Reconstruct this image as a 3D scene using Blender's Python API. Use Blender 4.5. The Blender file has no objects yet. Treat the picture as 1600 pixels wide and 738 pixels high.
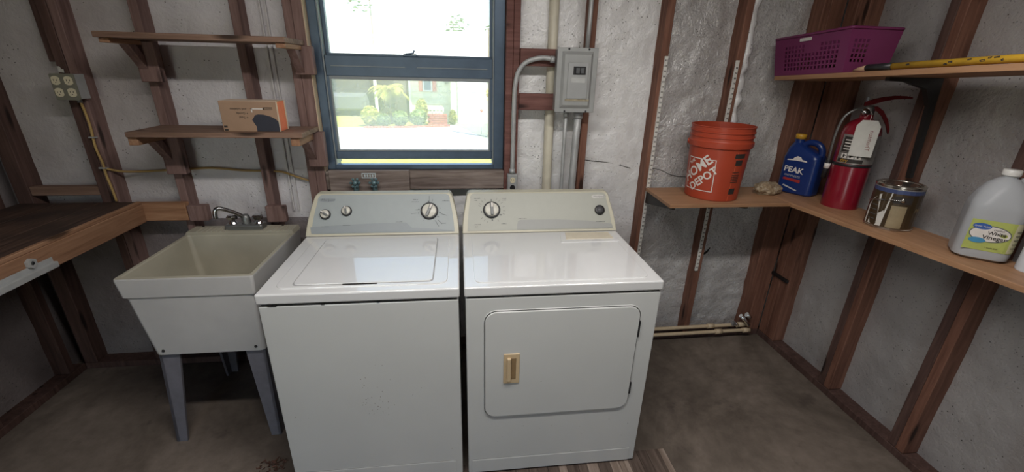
import bpy, bmesh, math, random
from mathutils import Vector, Matrix, noise
random.seed(7)
C = bpy.context.scene.collection
SC = bpy.context.scene

# ------------------------------------------------------------------ camera
cam_data = bpy.data.cameras.new('camera')
cam = bpy.data.objects.new('camera', cam_data); C.objects.link(cam); SC.camera = cam
cam_data.sensor_width = 36.0; cam_data.sensor_fit = 'HORIZONTAL'
cam_data.lens = 666.028 / 1600 * 36; cam_data.clip_start = 0.02; cam_data.clip_end = 500
def cam_rot(p, y, r):
    fwd = Vector((math.sin(y)*math.cos(p), math.cos(y)*math.cos(p), -math.sin(p)))
    right = Vector((math.cos(y), -math.sin(y), 0)); up = right.cross(fwd)
    r2 = right*math.cos(r) + up*math.sin(r); u2 = -right*math.sin(r) + up*math.cos(r)
    return Matrix((r2, u2, -fwd)).transposed()
m = cam_rot(0.372843, 0.125693, 0.024621).to_4x4(); m.translation = (0.69512, -1.34013, 1.63516)
cam.matrix_world = m

# ------------------------------------------------------------------ world, sun, exposure
w = bpy.data.worlds.new('sky'); SC.world = w; w.use_nodes = True
nt = w.node_tree; nt.nodes.clear()
wo = nt.nodes.new('ShaderNodeOutputWorld'); bg = nt.nodes.new('ShaderNodeBackground'); sk = nt.nodes.new('ShaderNodeTexSky')
sk.sky_type = 'NISHITA'; sk.sun_disc = False; sk.sun_elevation = math.radians(58); sk.sun_rotation = math.radians(200)
sk.air_density = 1.2; sk.dust_density = 0.7; sk.ozone_density = 2.5
bg.inputs['Strength'].default_value = 0.5
nt.links.new(sk.outputs[0], bg.inputs[0]); nt.links.new(bg.outputs[0], wo.inputs[0])
SUN = 12.0
sd = bpy.data.lights.new('sun', 'SUN'); sd.energy = SUN; sd.angle = 0.009; sd.color = (1, .95, .86)
so = bpy.data.objects.new('sun', sd); C.objects.link(so)
so.rotation_euler = Vector((0.55, -0.62, 1.35)).to_track_quat('Z', 'Y').to_euler()
vs = SC.view_settings; vs.view_transform = 'Standard'; vs.look = 'None'; vs.gamma = 1.0; vs.use_curve_mapping = False
vs.exposure = 0.0
SC.cycles.use_denoising = True
SC.cycles.max_bounces = 10; SC.cycles.diffuse_bounces = 5; SC.cycles.transparent_max_bounces = 12
SC.cycles.caustics_reflective = False; SC.cycles.caustics_refractive = False
SC.cycles.sample_clamp_indirect = 6.0
FILL_W = 38.0
# daylight portals sit in the two real openings (they guide sky sampling, add no light of their own)
def portal(name, loc, rot, sx, sy):
    d = bpy.data.lights.new(name, 'AREA'); d.shape = 'RECTANGLE'; d.size = sx; d.size_y = sy; d.cycles.is_portal = True
    o = bpy.data.objects.new(name, d); C.objects.link(o); o.location = loc; o.rotation_euler = rot
portal('window_portal', (0.465, 1.16, 1.58), (math.radians(-90), 0, 0), 0.9, 0.9)
portal('garage_portal', (-.6, -4.32, 1.05), (math.radians(90), 0, 0), 1.4, 2.1)

# ------------------------------------------------------------------ materials
MATS = {}
def new_mat(name):
    mt = bpy.data.materials.new(name); mt.use_nodes = True
    n = mt.node_tree; b = n.nodes['Principled BSDF']; MATS[name] = mt
    return mt, n, b
def nd(n, t, **kw):
    x = n.nodes.new(t)
    for k, v in kw.items():
        if k in x.inputs: x.inputs[k].default_value = v
        else: setattr(x, k, v)
    return x
def ramp(n, src, stops, interp='LINEAR'):
    r = n.nodes.new('ShaderNodeValToRGB'); r.color_ramp.interpolation = interp
    cr = r.color_ramp
    while len(cr.elements) < len(stops): cr.elements.new(0.5)
    for e, (p, c) in zip(cr.elements, stops):
        e.position = p; e.color = (*c, 1) if len(c) == 3 else c
    n.links.new(src, r.inputs[0]); return r
def mix(n, fac, a, b, mode='MIX'):
    x = n.nodes.new('ShaderNodeMix'); x.data_type = 'RGBA'; x.blend_type = mode
    for s, v in ((0, fac), (6, a), (7, b)):
        if hasattr(v, 'links') or hasattr(v, 'is_linked'): n.links.new(v, x.inputs[s])
        else: x.inputs[s].default_value = v if s == 0 else (*v, 1)
    return x.outputs[2]
def coords(n, scale=(1, 1, 1), rot=(0, 0, 0), gen='Object'):
    tc = n.nodes.new('ShaderNodeTexCoord'); mp = n.nodes.new('ShaderNodeMapping')
    mp.inputs['Scale'].default_value = scale; mp.inputs['Rotation'].default_value = rot
    n.links.new(tc.outputs[gen], mp.inputs[0]); return mp.outputs[0]
def tex(n, vec, scale, detail=4, rough=.55, dist=0.0):
    t = nd(n, 'ShaderNodeTexNoise', Scale=scale, Detail=detail, Roughness=rough, Distortion=dist)
    n.links.new(vec, t.inputs['Vector']); return t.outputs[0]
def bump(n, b, h, strength, dist=.01):
    bp = nd(n, 'ShaderNodeBump', Strength=strength, Distance=dist)
    n.links.new(h, bp.inputs['Height']); n.links.new(bp.outputs[0], b.inputs['Normal']); return bp
def plain(name, col, rough=.5, metal=0.0, var=.06, scale=30, coat=0.0, bmp=0.0):
    mt, n, b = new_mat(name)
    v = coords(n); t = tex(n, v, scale)
    lo = tuple(max(0, c*(1-var)) for c in col); hi = tuple(min(1, c*(1+var)) for c in col)
    r = ramp(n, t, [(.3, lo), (.7, hi)]); n.links.new(r.outputs[0], b.inputs['Base Color'])
    b.inputs['Roughness'].default_value = rough; b.inputs['Metallic'].default_value = metal
    b.inputs['Coat Weight'].default_value = coat
    if bmp: bump(n, b, t, bmp, .004)
    return mt
def wood(name, dark, mid, light, axis='z', rough=.7, scale=1.0, knots=True, weather=None):
    mt, n, b = new_mat(name)
    s = {'x': (1.2, 16, 16), 'y': (16, 1.2, 16), 'z': (16, 16, 1.2)}[axis]
    s2 = {'x': (.5, 4, 4), 'y': (4, .5, 4), 'z': (4, 4, .5)}[axis]
    v = coords(n, tuple(q*scale for q in s)); v2 = coords(n, tuple(q*scale for q in s2))
    g = tex(n, v, 3.2, 6, .6, .6); g2 = tex(n, v2, 2.0, 3, .5, .3)
    r = ramp(n, g, [(.28, dark), (.5, mid), (.74, light)])
    r2 = ramp(n, g2, [(.3, (.72, .68, .66)), (.65, (1.05, 1.03, 1.0))])
    c = mix(n, .8, r.outputs[0], r2.outputs[0], 'MULTIPLY')
    if knots:
        s3 = {'x': (2.6, 13, 13), 'y': (13, 2.6, 13), 'z': (13, 13, 2.6)}[axis]
        vo = nd(n, 'ShaderNodeTexVoronoi', Scale=1.0); n.links.new(coords(n, tuple(q*scale for q in s3)), vo.inputs['Vector'])
        k = ramp(n, vo.outputs['Distance'], [(.10, (1, 1, 1)), (.2, (0, 0, 0))])
        c = mix(n, k.outputs[0], c, tuple(q*.3 for q in dark))
    if weather:
        t = tex(n, coords(n), 5, 4); rr = ramp(n, t, [(.4, (0, 0, 0)), (.65, (1, 1, 1))])
        c = mix(n, rr.outputs[0], c, weather)
    n.links.new(c, b.inputs['Base Color']); b.inputs['Roughness'].default_value = rough
    b.inputs['Specular IOR Level'].default_value = .3
    bump(n, b, g, .25, .003); return mt
def shotcrete(name, base, light, spots, rough=.5, lump=.5, sheen=.25, crack=.62):
    """silver-painted sprayed concrete: lumps, pin holes, hairline cracks, stains"""
    mt, n, b = new_mat(name)
    v = coords(n)
    big = tex(n, v, 2.2, 4, .6); med = tex(n, v, 26, 5, .62, .8); fine = tex(n, v, 90, 3)
    r = ramp(n, big, [(.3, base), (.62, light)]); c = r.outputs[0]
    vo = nd(n, 'ShaderNodeTexVoronoi', Scale=52); n.links.new(v, vo.inputs['Vector'])
    vo.inputs['Randomness'].default_value = 1
    k = ramp(n, vo.outputs['Distance'], [(.10, (1, 1, 1)), (.17, (0, 0, 0))])
    gate = ramp(n, tex(n, v, 7, 4, .65), [(.47, (0, 0, 0)), (.58, (1, 1, 1))])
    holes = mix(n, 1.0, k.outputs[0], gate.outputs[0], 'MULTIPLY')
    c = mix(n, holes, c, spots)
    cr = nd(n, 'ShaderNodeTexVoronoi', Scale=1.9, feature='DISTANCE_TO_EDGE')
    dv = n.nodes.new('ShaderNodeVectorMath'); dv.operation = 'ADD'
    tn = nd(n, 'ShaderNodeTexNoise', Scale=9.0, Detail=4); n.links.new(v, tn.inputs['Vector'])
    sc_ = n.nodes.new('ShaderNodeVectorMath'); sc_.operation = 'SCALE'; sc_.inputs[3].default_value = .16
    n.links.new(tn.outputs[1], sc_.inputs[0]); n.links.new(v, dv.inputs[0]); n.links.new(sc_.outputs[0], dv.inputs[1])
    n.links.new(dv.outputs[0], cr.inputs['Vector'])
    ck = ramp(n, cr.outputs['Distance'], [(.002, (1, 1, 1)), (.006, (0, 0, 0))])
    cg = ramp(n, tex(n, v, 1.6, 2), [(crack, (0, 0, 0)), (crack+.06, (.7, .7, .7))])
    c = mix(n, mix(n, 1.0, ck.outputs[0], cg.outputs[0], 'MULTIPLY'), c, tuple(q*.5 for q in spots))
    n.links.new(c, b.inputs['Base Color'])
    rr = ramp(n, fine, [(.3, (rough-.1,)*3), (.7, (rough+.15,)*3)]); n.links.new(rr.outputs[0], b.inputs['Roughness'])
    b.inputs['Metallic'].default_value = sheen
    mm = n.nodes.new('ShaderNodeMath'); mm.operation = 'MULTIPLY_ADD'; mm.inputs[1].default_value = .35
    n.links.new(fine, mm.inputs[0]); n.links.new(med, mm.inputs[2])
    m2 = n.nodes.new('ShaderNodeMath'); m2.operation = 'SUBTRACT'; n.links.new(mm.outputs[0], m2.inputs[0]); n.links.new(holes, m2.inputs[1])
    bump(n, b, m2.outputs[0], lump, .02); return mt

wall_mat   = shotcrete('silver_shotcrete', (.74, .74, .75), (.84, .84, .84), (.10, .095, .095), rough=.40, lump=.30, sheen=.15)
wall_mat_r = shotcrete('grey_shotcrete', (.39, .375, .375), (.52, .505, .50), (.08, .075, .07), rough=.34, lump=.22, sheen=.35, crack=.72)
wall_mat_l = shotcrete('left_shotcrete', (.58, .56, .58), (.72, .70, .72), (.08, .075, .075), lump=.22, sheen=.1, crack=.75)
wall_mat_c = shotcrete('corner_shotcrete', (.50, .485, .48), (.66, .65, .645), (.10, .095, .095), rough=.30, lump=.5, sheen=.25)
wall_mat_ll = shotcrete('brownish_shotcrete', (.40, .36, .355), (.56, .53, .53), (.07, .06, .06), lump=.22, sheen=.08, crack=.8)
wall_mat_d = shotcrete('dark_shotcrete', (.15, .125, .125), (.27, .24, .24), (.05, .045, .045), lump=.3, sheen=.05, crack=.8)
stud_mat   = wood('stud_pine', (.12, .056, .039), (.20, .095, .066), (.28, .142, .10), 'z')
stud_pale  = wood('pale_pine', (.26, .125, .068), (.38, .20, .115), (.48, .27, .165), 'z')
stud_dark  = wood('dark_stud', (.06, .034, .029), (.095, .055, .047), (.14, .084, .072), 'z')
stud_left  = wood('purplish_stud', (.15, .092, .082), (.215, .138, .126), (.285, .19, .175), 'z')
plank_x    = wood('shelf_plank', (.15, .09, .064), (.235, .148, .108), (.32, .212, .162), 'x')
plank_y    = wood('rail_plank', (.22, .115, .066), (.33, .185, .11), (.42, .255, .16), 'y')
ledger_x   = wood('ledger_plank', (.24, .12, .065), (.36, .195, .11), (.44, .26, .155), 'x')
deck_mat   = wood('bench_deck', (.04, .025, .019), (.085, .052, .04), (.15, .095, .072), 'y', rough=.6, knots=False, weather=(.045, .03, .025))
sill_mat   = wood('weathered_sill', (.12, .09, .08), (.24, .195, .175), (.36, .31, .285), 'x', knots=False)
block_mat  = wood('red_block', (.11, .048, .042), (.17, .078, .068), (.24, .12, .105), 'x')
pshelf_mat = wood('particle_shelf', (.30, .165, .088), (.40, .225, .125), (.47, .275, .16), 'x', rough=.5, knots=False)
pshelf_y   = wood('particle_shelf_side', (.30, .165, .088), (.40, .225, .125), (.47, .275, .16), 'y', rough=.5, knots=False)
concrete_floor = None
def floor_material():
    mt, n, b = new_mat('stained_concrete')
    v = coords(n); a = tex(n, v, 1.5, 6, .65, .4); f = tex(n, v, 14, 5, .7); g = tex(n, v, 120, 2)
    r = ramp(n, a, [(.25, (.055, .041, .032)), (.45, (.125, .10, .08)), (.68, (.25, .205, .17))])
    r2 = ramp(n, f, [(.25, (.6, .58, .56)), (.6, (1, 1, 1))])
    c = mix(n, .7, r.outputs[0], r2.outputs[0], 'MULTIPLY')
    s = ramp(n, tex(n, v, 5, 4, .6), [(.62, (0, 0, 0)), (.72, (.7, .7, .7))])
    c = mix(n, s.outputs[0], c, (.06, .045, .038))
    n.links.new(c, b.inputs['Base Color']); b.inputs['Roughness'].default_value = .7
    bump(n, b, g, .12, .003); return mt
floor_mat = floor_material()

def enamel(name, col, rough=.28, coat=.35, dirt=True):
    mt, n, b = new_mat(name)
    v = coords(n)
    d = ramp(n, tex(n, v, 3, 4), [(.3, tuple(q*.95 for q in col)), (.7, col)])
    c = d.outputs[0]
    if dirt:
        vo = nd(n, 'ShaderNodeTexVoronoi', Scale=26); n.links.new(v, vo.inputs['Vector'])
        k = ramp(n, vo.outputs['Distance'], [(.045, (1, 1, 1)), (.075, (0, 0, 0))])
        gt = ramp(n, tex(n, v, 4.2, 3), [(.6, (0, 0, 0)), (.68, (.8, .8, .8))])
        c = mix(n, mix(n, 1.0, k.outputs[0], gt.outputs[0], 'MULTIPLY'), c, (.22, .17, .12))
    n.links.new(c, b.inputs['Base Color']); b.inputs['Roughness'].default_value = rough
    b.inputs['Coat Weight'].default_value = coat; b.inputs['Coat Roughness'].default_value = .03; b.inputs['Coat IOR'].default_value = 1.75
    return mt
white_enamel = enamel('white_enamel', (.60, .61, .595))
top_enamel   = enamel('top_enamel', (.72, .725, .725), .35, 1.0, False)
cream_enamel = plain('cream_end_cap', (.50, .475, .37), .4, 0, .03)
panel_wash   = plain('washer_control_panel', (.31, .345, .35), .45, 0, .02)
panel_wash2  = plain('washer_panel_band', (.26, .29, .305), .45, 0, .02)
panel_dry    = plain('dryer_control_panel', (.37, .375, .33), .45, 0, .02)
panel_dry2   = plain('dryer_panel_band', (.30, .305, .29), .45, 0, .02)
ink          = plain('dark_ink', (.10, .11, .115), .6)
black_pl     = plain('black_plastic', (.018, .018, .02), .4)
dark_gap     = plain('dark_gap', (.02, .018, .017), .9)
knob_face    = plain('knob_cream', (.62, .60, .53), .35)
knob_bar     = plain('knob_grey', (.17, .18, .18), .4)
beige_pl     = plain('beige_plastic', (.58, .44, .27), .42)
lint_pl      = plain('lint_lid_cream', (.63, .57, .45), .4)
tub_mat      = plain('tub_plastic', (.55, .54, .53), .5, 0, .06, 6)
tub_in       = plain('tub_stained_inside', (.42, .395, .315), .5, 0, .12, 5)
tub_leg      = plain('tub_leg_grey', (.17, .165, .19), .55, 0, .1)
chrome       = plain('chrome', (.52, .52, .53), .2, 1.0, .05)
dull_metal   = plain('dull_metal', (.25, .255, .25), .45, .8, .1)
galv         = plain('galvanised_steel', (.44, .45, .45), .5, .3, .14, 14)
panelbox     = plain('panel_box_grey', (.36, .37, .365), .45, .25, .08, 12)
pvc          = plain('cream_pvc', (.66, .62, .50), .45, 0, .05)
pvc_floor    = plain('tan_pvc', (.58, .46, .31), .45, 0, .08)
frame_mat    = plain('hazed_bronze_frame', (.085, .125, .18), .38, .35, .1, 12)  # bluish lens haze is put into the dark bronze colour
frame_lite   = plain('grey_sash_bead', (.25, .28, .29), .5, .1, .06)
orange       = plain('orange_plastic', (.40, .058, .026), .38, 0, .05, 10)
white_print  = plain('white_print', (.72, .68, .64), .6)
black_print  = plain('black_print', (.03, .025, .022), .6)
blue_pl      = plain('blue_jug_plastic', (.009, .030, .15), .3, 0, .06)
gold_cap     = plain('yellow_cap', (.55, .30, .03), .4)
red_paint    = plain('extinguisher_red', (.23, .008, .022), .28, 0, .05, 10, .5)
red_dark     = plain('red_lever', (.10, .008, .010), .75, .0); red_dark.node_tree.nodes['Principled BSDF'].inputs['Specular IOR Level'].default_value = .15
silver       = plain('label_silver', (.36, .35, .33), .35, .5)
tin          = plain('tin_can', (.50, .46, .40), .22, .95, .1, 8)
can_brown    = plain('can_label_brown', (.065, .043, .022), .35, .2, .3, 6)
can_blue     = plain('can_blue', (.05, .07, .17), .4)
can_tan      = plain('can_label_tan', (.30, .24, .145), .45, 0, .15, 20)
paper        = plain('paper_white', (.60, .59, .55), .7)
green_lab    = plain('green_label', (.42, .47, .12), .5, 0, .08)
cream_lab    = plain('cream_label', (.55, .52, .34), .5)
blue_lab     = plain('blue_label', (.03, .10, .36), .5)
lblue_lab    = plain('light_blue_label', (.06, .27, .48), .5)
magenta      = plain('magenta_plastic', (.165, .024, .095), .42, 0, .06, 8)
yellow_st    = plain('yellow_stick', (.58, .34, .03), .5, 0, .12, 30)
card         = plain('cardboard', (.36, .235, .155), .8, 0, .06, 10)
card_orange  = plain('box_orange', (.80, .20, .09), .6)
card_edge    = plain('box_pale_edge', (.70, .55, .42), .7)
dark_blot    = plain('dark_print', (.028, .03, .045), .55)
cable_mat    = plain('yellow_cable', (.45, .30, .11), .5)
outlet_iv    = plain('ivory_outlet', (.66, .60, .43), .45)
rust         = plain('rust', (.20, .09, .03), .9, 0, .4, 60)
debris_mat   = plain('dry_leaf_dirt', (.10, .05, .035), .9, 0, .4, 60)
brass_green  = plain('verdigris_brass', (.16, .25, .27), .45, .5, .25, 40)
black_metal  = plain('black_bracket', (.022, .02, .02), .45, .4)
strip_white  = plain('white_standard', (.72, .71, .67), .5, .1, .06)
mat_planks   = wood('vinyl_plank', (.10, .075, .06), (.22, .17, .14), (.36, .30, .26), 'y', rough=.5, knots=False)
ceil_mat     = wood('ceiling_boards', (.14, .085, .06), (.22, .14, .10), (.3, .2, .15), 'y', knots=False)
def rock_material():
    mt, n, b = new_mat('coral_rock'); v = coords(n)
    t = tex(n, v, 26, 6, .7, .5); r = ramp(n, t, [(.3, (.14, .085, .045)), (.5, (.36, .27, .17)), (.68, (.62, .54, .42))])
    n.links.new(r.outputs[0], b.inputs['Base Color']); b.inputs['Roughness'].default_value = .85; bump(n, b, t, .8, .02); return mt
rock_mat = rock_material()
def jug_material():
    mt, n, b = new_mat('translucent_jug')
    b.inputs['Base Color'].default_value = (.60, .62, .65, 1); b.inputs['Roughness'].default_value = .32
    b.inputs['Transmission Weight'].default_value = .35; b.inputs['IOR'].default_value = 1.2
    b.inputs['Subsurface Weight'].default_value = .0
    t = tex(n, coords(n), 12, 2); bump(n, b, t, .08, .01); return mt
jug_mat = jug_material()
def glass_material():
    mt, n, b = new_mat('dusty_window_glass'); n.nodes.remove(b)
    out = n.nodes['Material Output']
    tr = nd(n, 'ShaderNodeBsdfTransparent'); gl = nd(n, 'ShaderNodeBsdfGlossy', Roughness=.03); tl = nd(n, 'ShaderNodeBsdfTranslucent')
    tr.inputs[0].default_value = (.97, .97, .95, 1); tl.inputs[0].default_value = (.95, .94, .90, 1)
    du = ramp(n, tex(n, coords(n), 6, 5, .6), [(.3, (.20,)*3), (.7, (.30,)*3)])
    m1 = n.nodes.new('ShaderNodeMixShader'); n.links.new(du.outputs[0], m1.inputs[0]); n.links.new(tr.outputs[0], m1.inputs[1]); n.links.new(tl.outputs[0], m1.inputs[2])
    m2 = n.nodes.new('ShaderNodeMixShader'); m2.inputs[0].default_value = .05
    n.links.new(m1.outputs[0], m2.inputs[1]); n.links.new(gl.outputs[0], m2.inputs[2]); n.links.new(m2.outputs[0], out.inputs[0]); return mt
glass_mat = glass_material()

# ------------------------------------------------------------------ mesh helpers
def T(bm, verts, mat4): bmesh.ops.transform(bm, matrix=mat4, verts=verts)
def box(bm, x0, x1, y0, y1, z0, z1, bev=0.0, seg=1):
    r = bmesh.ops.create_cube(bm, size=1.0); vs_ = r['verts']
    for v in vs_: v.co = Vector(((x0+x1)/2 + v.co.x*(x1-x0), (y0+y1)/2 + v.co.y*(y1-y0), (z0+z1)/2 + v.co.z*(z1-z0)))
    if bev:
        es = list({e for v in vs_ for e in v.link_edges})
        bmesh.ops.bevel(bm, geom=es, offset=bev, segments=seg, affect='EDGES', profile=.5)
    return vs_
def ngon_prism(bm, pts, ext, bev=0.0, seg=1):
    """polygon (3-D points) extruded along ext"""
    ext = Vector(ext); a = [bm.verts.new(p) for p in pts]; b = [bm.verts.new(Vector(p)+ext) for p in pts]
    n = len(pts); fs = [bm.faces.new(a[::-1]), bm.faces.new(b)]
    for i in range(n): bm.faces.new((a[i], a[(i+1) % n], b[(i+1) % n], b[i]))
    bm.normal_update()
    bmesh.ops.recalc_face_normals(bm, faces=list({f for v in a+b for f in v.link_faces}))
    if bev:
        es = [e for e in fs[0].edges]
        bmesh.ops.bevel(bm, geom=es, offset=bev, segments=seg, affect='EDGES', profile=.5)
    return a+b
def tube(bm, path, r, n=10, cap=True):
    """round tube along a polyline; r may be a list"""
    P = [Vector(p) for p in path]; rings = []
    t0 = (P[1]-P[0]).normalized(); up = Vector((0, 0, 1)) if abs(t0.z) < .9 else Vector((1, 0, 0))
    u = t0.cross(up).normalized()
    for i, p in enumerate(P):
        t = ((P[i]-P[i-1]).normalized() if i else t0)
        if 0 < i < len(P)-1: t = (t+(P[i+1]-P[i]).normalized()).normalized()
        u = (u - t*u.dot(t)).normalized(); v = t.cross(u)
        rr = r[i] if isinstance(r, (list, tuple)) else r
        rings.append([bm.verts.new(p + (u*math.cos(2*math.pi*k/n)+v*math.sin(2*math.pi*k/n))*rr) for k in range(n)])
    for a, b in zip(rings, rings[1:]):
        for k in range(n):
            f = bm.faces.new((a[k], a[(k+1) % n], b[(k+1) % n], b[k])); f.smooth = True
    if cap: bm.faces.new(rings[0][::-1]); bm.faces.new(rings[-1])
    return [v for r_ in rings for v in r_]
def lathe(bm, prof, n=32, mat4=None, smooth=True):
    """(radius, z) profile turned round z"""
    rings = []
    for (r, z) in prof:
        if r < 1e-6: rings.append([bm.verts.new((0, 0, z))])
        else: rings.append([bm.verts.new((r*math.cos(2*math.pi*k/n), r*math.sin(2*math.pi*k/n), z)) for k in range(n)])
    for a, b in zip(rings, rings[1:]):
        for k in range(n):
            k2 = (k+1) % n
            if len(a) == 1 and len(b) == 1: continue
            if len(a) == 1: f = bm.faces.new((a[0], b[k2], b[k]))
            elif len(b) == 1: f = bm.faces.new((a[k], a[k2], b[0]))
            else: f = bm.faces.new((a[k], a[k2], b[k2], b[k]))
            f.smooth = smooth
    vs_ = [v for r_ in rings for v in r_]
    if mat4 is not None: T(bm, vs_, mat4)
    return vs_
def rrect(x0, x1, y0, y1, r, n=5):
    pts = []
    for cx, cy, a in ((x1-r, y0+r, -90), (x1-r, y1-r, 0), (x0+r, y1-r, 90), (x0+r, y0+r, 180)):
        for i in range(n+1):
            t = math.radians(a+90*i/n); pts.append((cx+r*math.cos(t), cy+r*math.sin(t)))
    return pts
def smooth_path(pts, n=6):
    P = [Vector(p) for p in pts]; out = []
    for i in range(len(P)-1):
        p0 = P[max(i-1, 0)]; p1 = P[i]; p2 = P[i+1]; p3 = P[min(i+2, len(P)-1)]
        for k in range(n):
            t = k/n
            out.append(.5*((2*p1)+(p2-p0)*t+(2*p0-5*p1+4*p2-p3)*t*t+(3*p1-p0-3*p2+p3)*t**3))
    out.append(P[-1]); return out
def text_bm(s, size, align='CENTER', shear=0.0, bold=0.0):
    cu = bpy.data.curves.new('t', 'FONT'); cu.body = s; cu.size = size; cu.align_x = align; cu.align_y = 'CENTER'; cu.shear = shear
    cu.resolution_u = 3; cu.offset = bold*size
    o = bpy.data.objects.new('t', cu); C.objects.link(o)
    me = bpy.data.meshes.new_from_object(o.evaluated_get(bpy.context.evaluated_depsgraph_get()))
    bpy.data.objects.remove(o); bpy.data.curves.remove(cu)
    bm = bmesh.new(); bm.from_mesh(me); bpy.data.meshes.remove(me); return bm
def merge(bm, other, fn=None):
    mp = {v: bm.verts.new(fn(v.co) if fn else v.co) for v in other.verts}
    for f in other.faces:
        try: bm.faces.new([mp[v] for v in f.verts])
        except ValueError: pass
    other.free()
SMALL = {'warning_print', 'rust_chip', 'dirt_speck', 'dial_mark', 'panel_print', 'edge_mark', 'dark_mark', 'small_print', 'pictogram_mark', 'tag_mark', 'small_lettering', 'slot', 'cable_staple', 'pictogram', 'black_panel'}
def new(): return bmesh.new()
def root_of(o):
    while o.parent: o = o.parent
    return o
def obj(name, bm, mat_, parent=None, label=None, smooth=None, origin=None):
    """link the bmesh as one object; geometry is given in world space, stored relative to its top-level root"""
    off = Vector(root_of(parent).location) if parent else Vector(origin or (0, 0, 0))
    if off.length: bmesh.ops.translate(bm, verts=bm.verts, vec=-off)
    bmesh.ops.recalc_face_normals(bm, faces=bm.faces) if smooth != 'keep' else None
    me = bpy.data.meshes.new(name); bm.to_mesh(me); bm.free()
    if smooth is True:
        for p in me.polygons: p.use_smooth = True
        try: me.set_sharp_from_angle(angle=math.radians(40))
        except Exception: pass
    me.materials.append(mat_)
    small = name in SMALL
    o = bpy.data.objects.new(name, me); C.objects.link(o)
    if smooth is True:
        wn = o.modifiers.new('weighted_normal', 'WEIGHTED_NORMAL'); wn.keep_sharp = True; wn.weight = 80
    if parent: o.parent = parent
    else: o.location = off
    if label: o['label'] = label
    if small: o['kind'] = 'stuff'
    return o
def tag(o, label, cat, group=None, kind=None):
    o['label'] = label; o['category'] = cat
    if group: o['group'] = group
    if kind: o['kind'] = kind
    return o
def thing(name, label, cat, loc=(0, 0, 0), group=None):
    o = bpy.data.objects.new(name, None); o.empty_display_size = .05; C.objects.link(o); o.location = loc
    return tag(o, label, cat, group)
def struct(name, bm, mat_, label=None, origin=None):
    o = obj(name, bm, mat_, None, origin=origin); o['kind'] = 'structure'
    if label: o['label'] = label
    return o
def bx(name, b6, mat_, parent, bev=.002, label=None):
    bm = new(); box(bm, *b6, bev); return obj(name, bm, mat_, parent, label)

# ------------------------------------------------------------------ room shell
XL, XR, YB, YF, ZC = -1.43, 2.67, 0.90, -4.2, 2.42      # stud faces left, right, back; rear; ceiling
D = .089                                                  # stud depth
bm = new(); box(bm, -1.75, 3.0, -4.4, 1.12, -.12, 0); floor = struct('floor', bm, floor_mat, 'stained brown-grey concrete floor')
bm = new(); box(bm, -2.0, 3.3, -4.7, 1.45, ZC, ZC+.14); ceiling = struct('ceiling', bm, ceil_mat, 'unpainted board ceiling')
WX0, WX1, WZ0, WZ1 = .012, .925, 1.128, 2.06             # window opening
bm = new()
for b6 in ((-1.75, WX0, .99, 1.12, 0, ZC), (WX1, 3.0, .99, 1.12, 0, ZC), (WX0, WX1, .99, 1.12, 0, 1.105), (WX0, WX1, .99, 1.12, WZ1, ZC)): box(bm, *b6)
wall_back = struct('wall_back', bm, wall_mat, 'back wall of silver shotcrete between timber studs')
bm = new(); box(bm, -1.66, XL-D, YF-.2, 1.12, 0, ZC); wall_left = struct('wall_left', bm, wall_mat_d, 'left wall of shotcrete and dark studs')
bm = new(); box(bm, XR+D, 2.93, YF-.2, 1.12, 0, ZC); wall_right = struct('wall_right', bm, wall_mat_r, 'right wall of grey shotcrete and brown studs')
bm = new()
for b6 in ((-1.66, -1.3, YF-.2, YF, 0, ZC), (.1, 2.93, YF-.2, YF, 0, ZC), (-1.3, .1, YF-.2, YF, 2.12, ZC)): box(bm, *b6)
wall_front = struct('wall_front', bm, wall_mat_l, 'rear wall with the open doorway')

def lumpy(axis, plane, a0, a1, z0, z1, inward, seed, amp=.006, res=.013, edge=.0):
    """sprayed infill panel between two studs, a lumpy grid facing `inward`"""
    bm = new(); na = max(2, int((a1-a0)/res)); nz = max(2, int((z1-z0)/(res*1.3)))
    g = []
    for j in range(nz+1):
        row = []
        for i in range(na+1):
            a = a0+(a1-a0)*i/na; z = z0+(z1-z0)*j/nz
            p = Vector((a*7+seed*3.1, z*7, seed)); h = noise.noise(p)*amp + noise.noise(p*3.2)*amp*.6
            d = plane + inward*h
            row.append(bm.verts.new((a, d, z) if axis == 'y' else (d, a, z)))
        g.append(row)
    for j in range(nz):
        for i in range(na):
            f = bm.faces.new((g[j][i], g[j][i+1], g[j+1][i+1], g[j+1][i])); f.smooth = True
    return bm
# back wall: studs (x0, x1, z0, z1, material)
back_studs = [(-1.43, -1.365, .04, ZC, stud_dark), (-1.062, -1.022, .04, ZC, stud_dark), (-1.019, -.985, .04, ZC, stud_left),
    (-.707, -.669, .04, ZC, stud_left), (-.300, -.262, .04, ZC, stud_left), (-.077, -.040, .04, ZC, stud_left), (-.039, .006, .04, ZC, stud_left),
    (.927, .962, .04, ZC, block_mat), (.963, .995, .04, ZC, block_mat), (1.330, 1.368, .04, ZC, stud_mat), (1.716, 1.756, .04, ZC, stud_mat),
    (2.130, 2.168, .04, ZC, stud_mat), (2.545, 2.583, .04, ZC, stud_mat), (2.584, 2.668, .04, ZC, stud_mat)]
for (x0, x1, z0, z1, mm_) in back_studs:
    bx('stud', (x0, x1, YB, .99, z0, z1), mm_, wall_back, .0025)
bx('sole_plate', (-1.43, 2.668, YB-.002, .99, 0, .038), stud_dark, wall_back)
bays = [(-1.365, -1.062), (-.985, -.707), (-.669, -.300), (-.262, -.077), (.995, 1.330), (1.368, 1.716), (1.756, 2.130), (2.168, 2.545)]
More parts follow.
